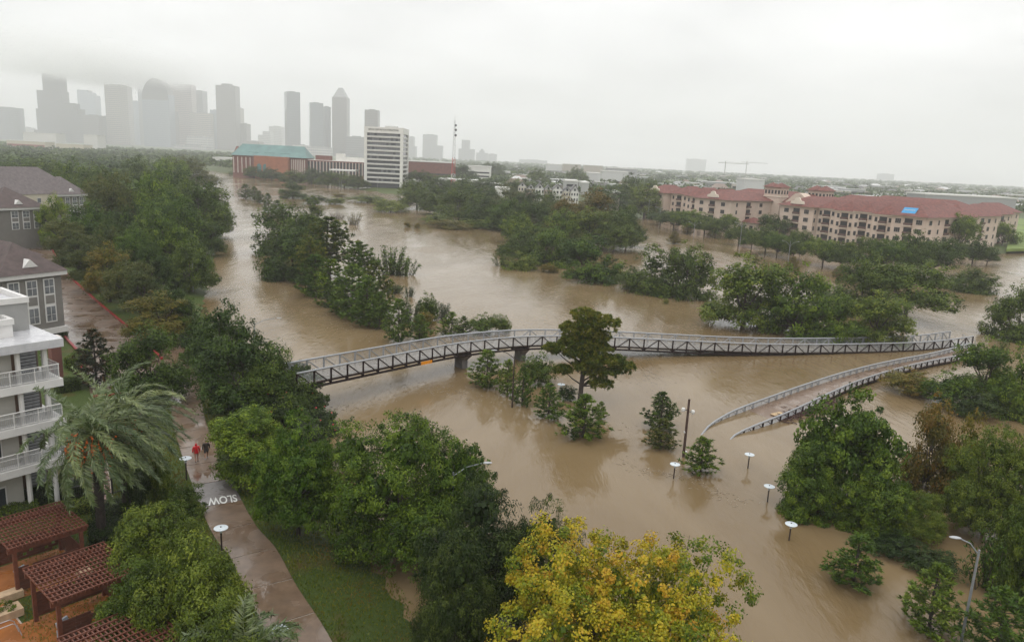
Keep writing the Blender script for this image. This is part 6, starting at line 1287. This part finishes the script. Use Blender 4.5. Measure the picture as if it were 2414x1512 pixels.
# camera pole
x, y, _ = P(1611, 1076); hp = ztop(x, y, 940); cp_ = thing('camera_pole', 'brown pole with white dome cameras rising from the flood', 'pole', (x, y, 0)); link('pole', MB().tube([(0, 0, -2), (0, 0, hp)], [.15, .11], 10), mat('pole_brown', (.06, .032, .024), .6), cp_)
for s_ in (-1, 1):
    ar = link('bracket', MB().beam((0, 0, hp * .8 - s_ * .06), (s_ * .42, 0, hp * .8 - s_ * .1), .06, .06), DARK, cp_); link('dome_camera', MB().lathe([(.04, .3), (.16, .26), (.19, .1), (.15, -.08), (.03, -.16)], 12, (s_ * .48, 0, hp * .8 - s_ * .1 - .1)), PW, cp_)
link('sensor', MB().box(-.2, -.08, -.1, .1, hp * .42, hp * .42 + .14), PW, cp_); link('junction_box', MB().box(.1, .3, -.12, .1, hp * .02 + .3, hp * .02 + .5), PW, cp_)
# speed sign
x, y, _ = P(812, 742); hs = ztop(x, y, 722); sp_ = thing('speed_sign', 'white speed limit sign standing in the flood by the median pines', 'sign', (x, y, 0), math.atan2(x, -y) * 0)
link('post', MB().tube([(0, .03, -2), (0, .03, hs)], .035, 6), GALP, sp_); pt = link('plate', MB().box(-.38, .38, -.02, .01, hs - .98, hs), mat('sign_white', (.7, .7, .68), .4), sp_); SBK = mat('sign_black', (.015, .015, .015), .5)
lettering('SPEED', .19, SBK, pt, (0, -.024, hs - .19), ext=.002); lettering('LIMIT', .19, SBK, pt, (0, -.024, hs - .38), ext=.002); lettering('35', .46, SBK, pt, (0, -.024, hs - .7), ext=.002)
link('lower_plate', MB().box(-.15, .15, -.03, .0, hs - 1.5, hs - 1.12), MATS['sign_white'], sp_)
# ------------------------------------------------------------------ two walkers on the path
SKIN = mat('skin', (.36, .20, .14), .6, .08, 8); COATR = mat('red_raincoat', (.50, .008, .014), .45, .12, 5); COATD = mat('dark_jacket', (.028, .020, .016), .6, .2, 5); SHORT = mat('dark_shorts', (.012, .012, .016), .7); SHOE = mat('pale_shoe', (.30, .36, .48), .5); SHOED = mat('dark_shoe', (.03, .02, .02), .5); HAIR = mat('dark_hair', (.012, .009, .007), .6)
def skinned(name, joints, edges, m, parent, sub=2, root=0):
    me_ = bpy.data.meshes.new(name); me_.from_pydata([j[:3] for j in joints], edges, []); me_.update()
    o = bpy.data.objects.new(name, me_); COL.objects.link(o); o.parent = parent; me_.materials.append(m)
    md = o.modifiers.new('skin', 'SKIN'); sv = me_.skin_vertices[0].data
    for i, j in enumerate(joints): sv[i].radius = (j[3], j[4] if len(j) > 4 else j[3]); sv[i].use_root = (i == root)
    md.use_smooth_shade = True; sb = o.modifiers.new('sub', 'SUBSURF'); sb.levels = sub; sb.render_levels = sub
    return o
def person(loc, rot, label, coat, coat_len, stride, hood, legm, shoe, armsw):
    o = thing('person', label, 'person', loc, rot); s = stride
    # pelvis, spine, neck, head, arms, legs: one continuous figure facing +y
    J = [(0, 0, .95, .15, .11), (0, 0, 1.18, .145, .10), (0, 0.02, 1.40, .17, .10), (0, .03, 1.50, .065), (0, .05, 1.58, .085, .095), (0, .06, 1.70, .075, .085)]
    E_ = [(0, 1), (1, 2), (2, 3), (3, 4), (4, 5)]
    for sd in (-1, 1):
        b = len(J); sw = armsw * sd
        J += [(sd * .20, .01, 1.42, .062), (sd * .26, -.02 + sw * .25, 1.16, .048), (sd * .27, .03 + sw * .75, .93, .035), (sd * .27, .05 + sw * .85, .85, .034, .018)]
        E_ += [(2, b), (b, b + 1), (b + 1, b + 2), (b + 2, b + 3)]
        for q in range(5):           # fingers and thumb
            f = len(J); J.append((sd * (.27 - (.03 if q == 4 else 0)), .05 + sw * .85 + (.03 - q * .018), .77 + (.03 if q == 4 else .012 * abs(q - 1.5)), .008)); E_.append((b + 3, f))
        l_ = len(J); g_ = s * sd
        J += [(sd * .10, 0, .88, .095), (sd * .105, .03 + g_ * .45, .50, .066), (sd * .10, -.02 + g_ * .9, .10 + max(0, -g_) * .35, .042), (sd * .10, .13 + g_ * .95, .045 + max(0, -g_) * .25, .042, .032)]
        E_ += [(0, l_), (l_, l_ + 1), (l_ + 1, l_ + 2), (l_ + 2, l_ + 3)]
    skinned('body', J, E_, SKIN, o)
    # coat: hangs from the shoulders over hips and arms
    Jc = [(0, 0, coat_len, .215, .165), (0, 0, 1.0, .20, .15), (0, 0, 1.2, .175, .135), (0, .02, 1.41, .19, .125), (0, .03, 1.50, .09)]; Ec = [(0, 1), (1, 2), (2, 3), (3, 4)]
    for sd in (-1, 1):
        b = len(Jc); sw = armsw * sd; Jc += [(sd * .205, .01, 1.42, .085), (sd * .27, -.02 + sw * .25, 1.16, .075), (sd * .28, .03 + sw * .72, .95, .062)]; Ec += [(3, b), (b, b + 1), (b + 1, b + 2)]
    if hood: b = len(Jc); Jc += [(0, .04, 1.60, .115, .125), (0, .05, 1.73, .09, .10)]; Ec += [(4, b), (b, b + 1)]
    skinned('coat', Jc, Ec, coat, o)
    if not hood: skinned('hair', [(0, .03, 1.62, .088, .095), (0, .05, 1.73, .082, .088)], [(0, 1)], HAIR, o)
    if legm:
        Js = [(0, 0, .93, .165, .12)]; Es = []
        for sd in (-1, 1): b = len(Js); Js += [(sd * .10, 0, .86, .11), (sd * .105, .02 + s * sd * .40, .56, .095)]; Es += [(0, b), (b, b + 1)]
        skinned('shorts', Js, Es, legm, o)
    for sd in (-1, 1):
        g_ = s * sd; skinned('shoe', [(sd * .10, -.06 + g_ * .9, .07 + max(0, -g_) * .33, .05, .05), (sd * .10, .05 + g_ * .93, .05 + max(0, -g_) * .29, .048, .038), (sd * .10, .16 + g_ * .95, .045 + max(0, -g_) * .25, .045, .03)], [(0, 1), (1, 2)], shoe, o, 1)
    for sd in (-1, 1): link('ear', MB().lathe([(.005, -.03), (.018, 0), (.005, .03)], 6, (sd * .082, .05, 1.645)), SKIN, o)
    return o
hd = math.atan2(68 - 50.5, -30.7 + 20.4) - math.pi / 2
p1 = P(464, 1089, 1.285); person((p1[0], p1[1], 1.285), hd, 'person in a red hooded raincoat walking away along the wet path', COATR, .78, .14, True, None, SHOED, .06)
p2 = P(487, 1081, 1.285); person((p2[0], p2[1], 1.285), hd - .1, 'person in a dark jacket and shorts striding beside the red raincoat', COATD, .86, .30, False, SHORT, SHOE, .30)
# ------------------------------------------------------------------ rain haze over the whole valley
def volume(name, dens, col=(0.97, 0.975, 0.98)):
    hm = bpy.data.materials.new(name); hm.use_nodes = True
    n, l = hm.node_tree.nodes, hm.node_tree.links; n.clear()
    ho = N(n, 'ShaderNodeOutputMaterial'); pv = N(n, 'ShaderNodeVolumePrincipled'); l.new(pv.outputs[0], ho.inputs['Volume'])
    pv.inputs['Color'].default_value = (*col, 1); pv.inputs['Density'].default_value = dens; pv.inputs['Anisotropy'].default_value = 0.0
    return hm
struct('haze', MB().box(-5700, 5700, -260, 8700, -3.4, 700), volume('rain_haze', 0.00021), 'stuff')
# ragged low cloud drifting round the tallest towers: density fades out towards every side
cm = bpy.data.materials.new('cloud'); cm.use_nodes = True
n, l = cm.node_tree.nodes, cm.node_tree.links; n.clear()
co_ = N(n, 'ShaderNodeOutputMaterial'); pv = N(n, 'ShaderNodeVolumePrincipled'); l.new(pv.outputs[0], co_.inputs['Volume']); pv.inputs['Color'].default_value = (.99, .99, .99, 1)
tc_ = N(n, 'ShaderNodeTexCoord'); sx = N(n, 'ShaderNodeSeparateXYZ'); l.new(tc_.outputs['Object'], sx.inputs[0])
def soft(sock):       # (1 - x^2) clipped
    a = N(n, 'ShaderNodeMath', operation='MULTIPLY'); l.new(sock, a.inputs[0]); l.new(sock, a.inputs[1])
    b = N(n, 'ShaderNodeMath', operation='SUBTRACT', use_clamp=True); b.inputs[0].default_value = 1; l.new(a.outputs[0], b.inputs[1])
    c = N(n, 'ShaderNodeMath', operation='POWER'); l.new(b.outputs[0], c.inputs[0]); c.inputs[1].default_value = 1.6; return c.outputs[0]
def mul(a, b):
    m_ = N(n, 'ShaderNodeMath', operation='MULTIPLY'); l.new(a, m_.inputs[0])
    if isinstance(b, float): m_.inputs[1].default_value = b
    else: l.new(b, m_.inputs[1])
    return m_.outputs[0]
tn = N(n, 'ShaderNodeTexNoise'); tn.inputs['Scale'].default_value = 2.2; tn.inputs['Detail'].default_value = 3
mpg = N(n, 'ShaderNodeMapping'); mpg.inputs['Scale'].default_value = (2.4, 1, 1); l.new(tc_.outputs['Object'], mpg.inputs[0]); l.new(mpg.outputs[0], tn.inputs['Vector'])
nr = N(n, 'ShaderNodeMapRange'); l.new(tn.outputs['Fac'], nr.inputs[0]); nr.inputs[1].default_value = .32; nr.inputs[2].default_value = .66
l.new(mul(mul(mul(soft(sx.outputs['X']), soft(sx.outputs['Y'])), mul(soft(sx.outputs['Z']), nr.outputs[0])),  .020), pv.inputs['Density'])
Yc = 4250.0; q0 = PY(20, 170, Yc); q1 = PY(470, 170, Yc); zc = PY(230, 160, Yc)[2]
o = struct('low_cloud', MB().box(-1, 1, -1, 1, -1, 1), cm, 'stuff'); o.location = ((q0[0] + q1[0]) / 2, Yc, zc + 20); o.scale = ((q1[0] - q0[0]) / 2, 900, 118)
o['label'] = 'ragged low cloud swallowing the tops of the tallest towers'
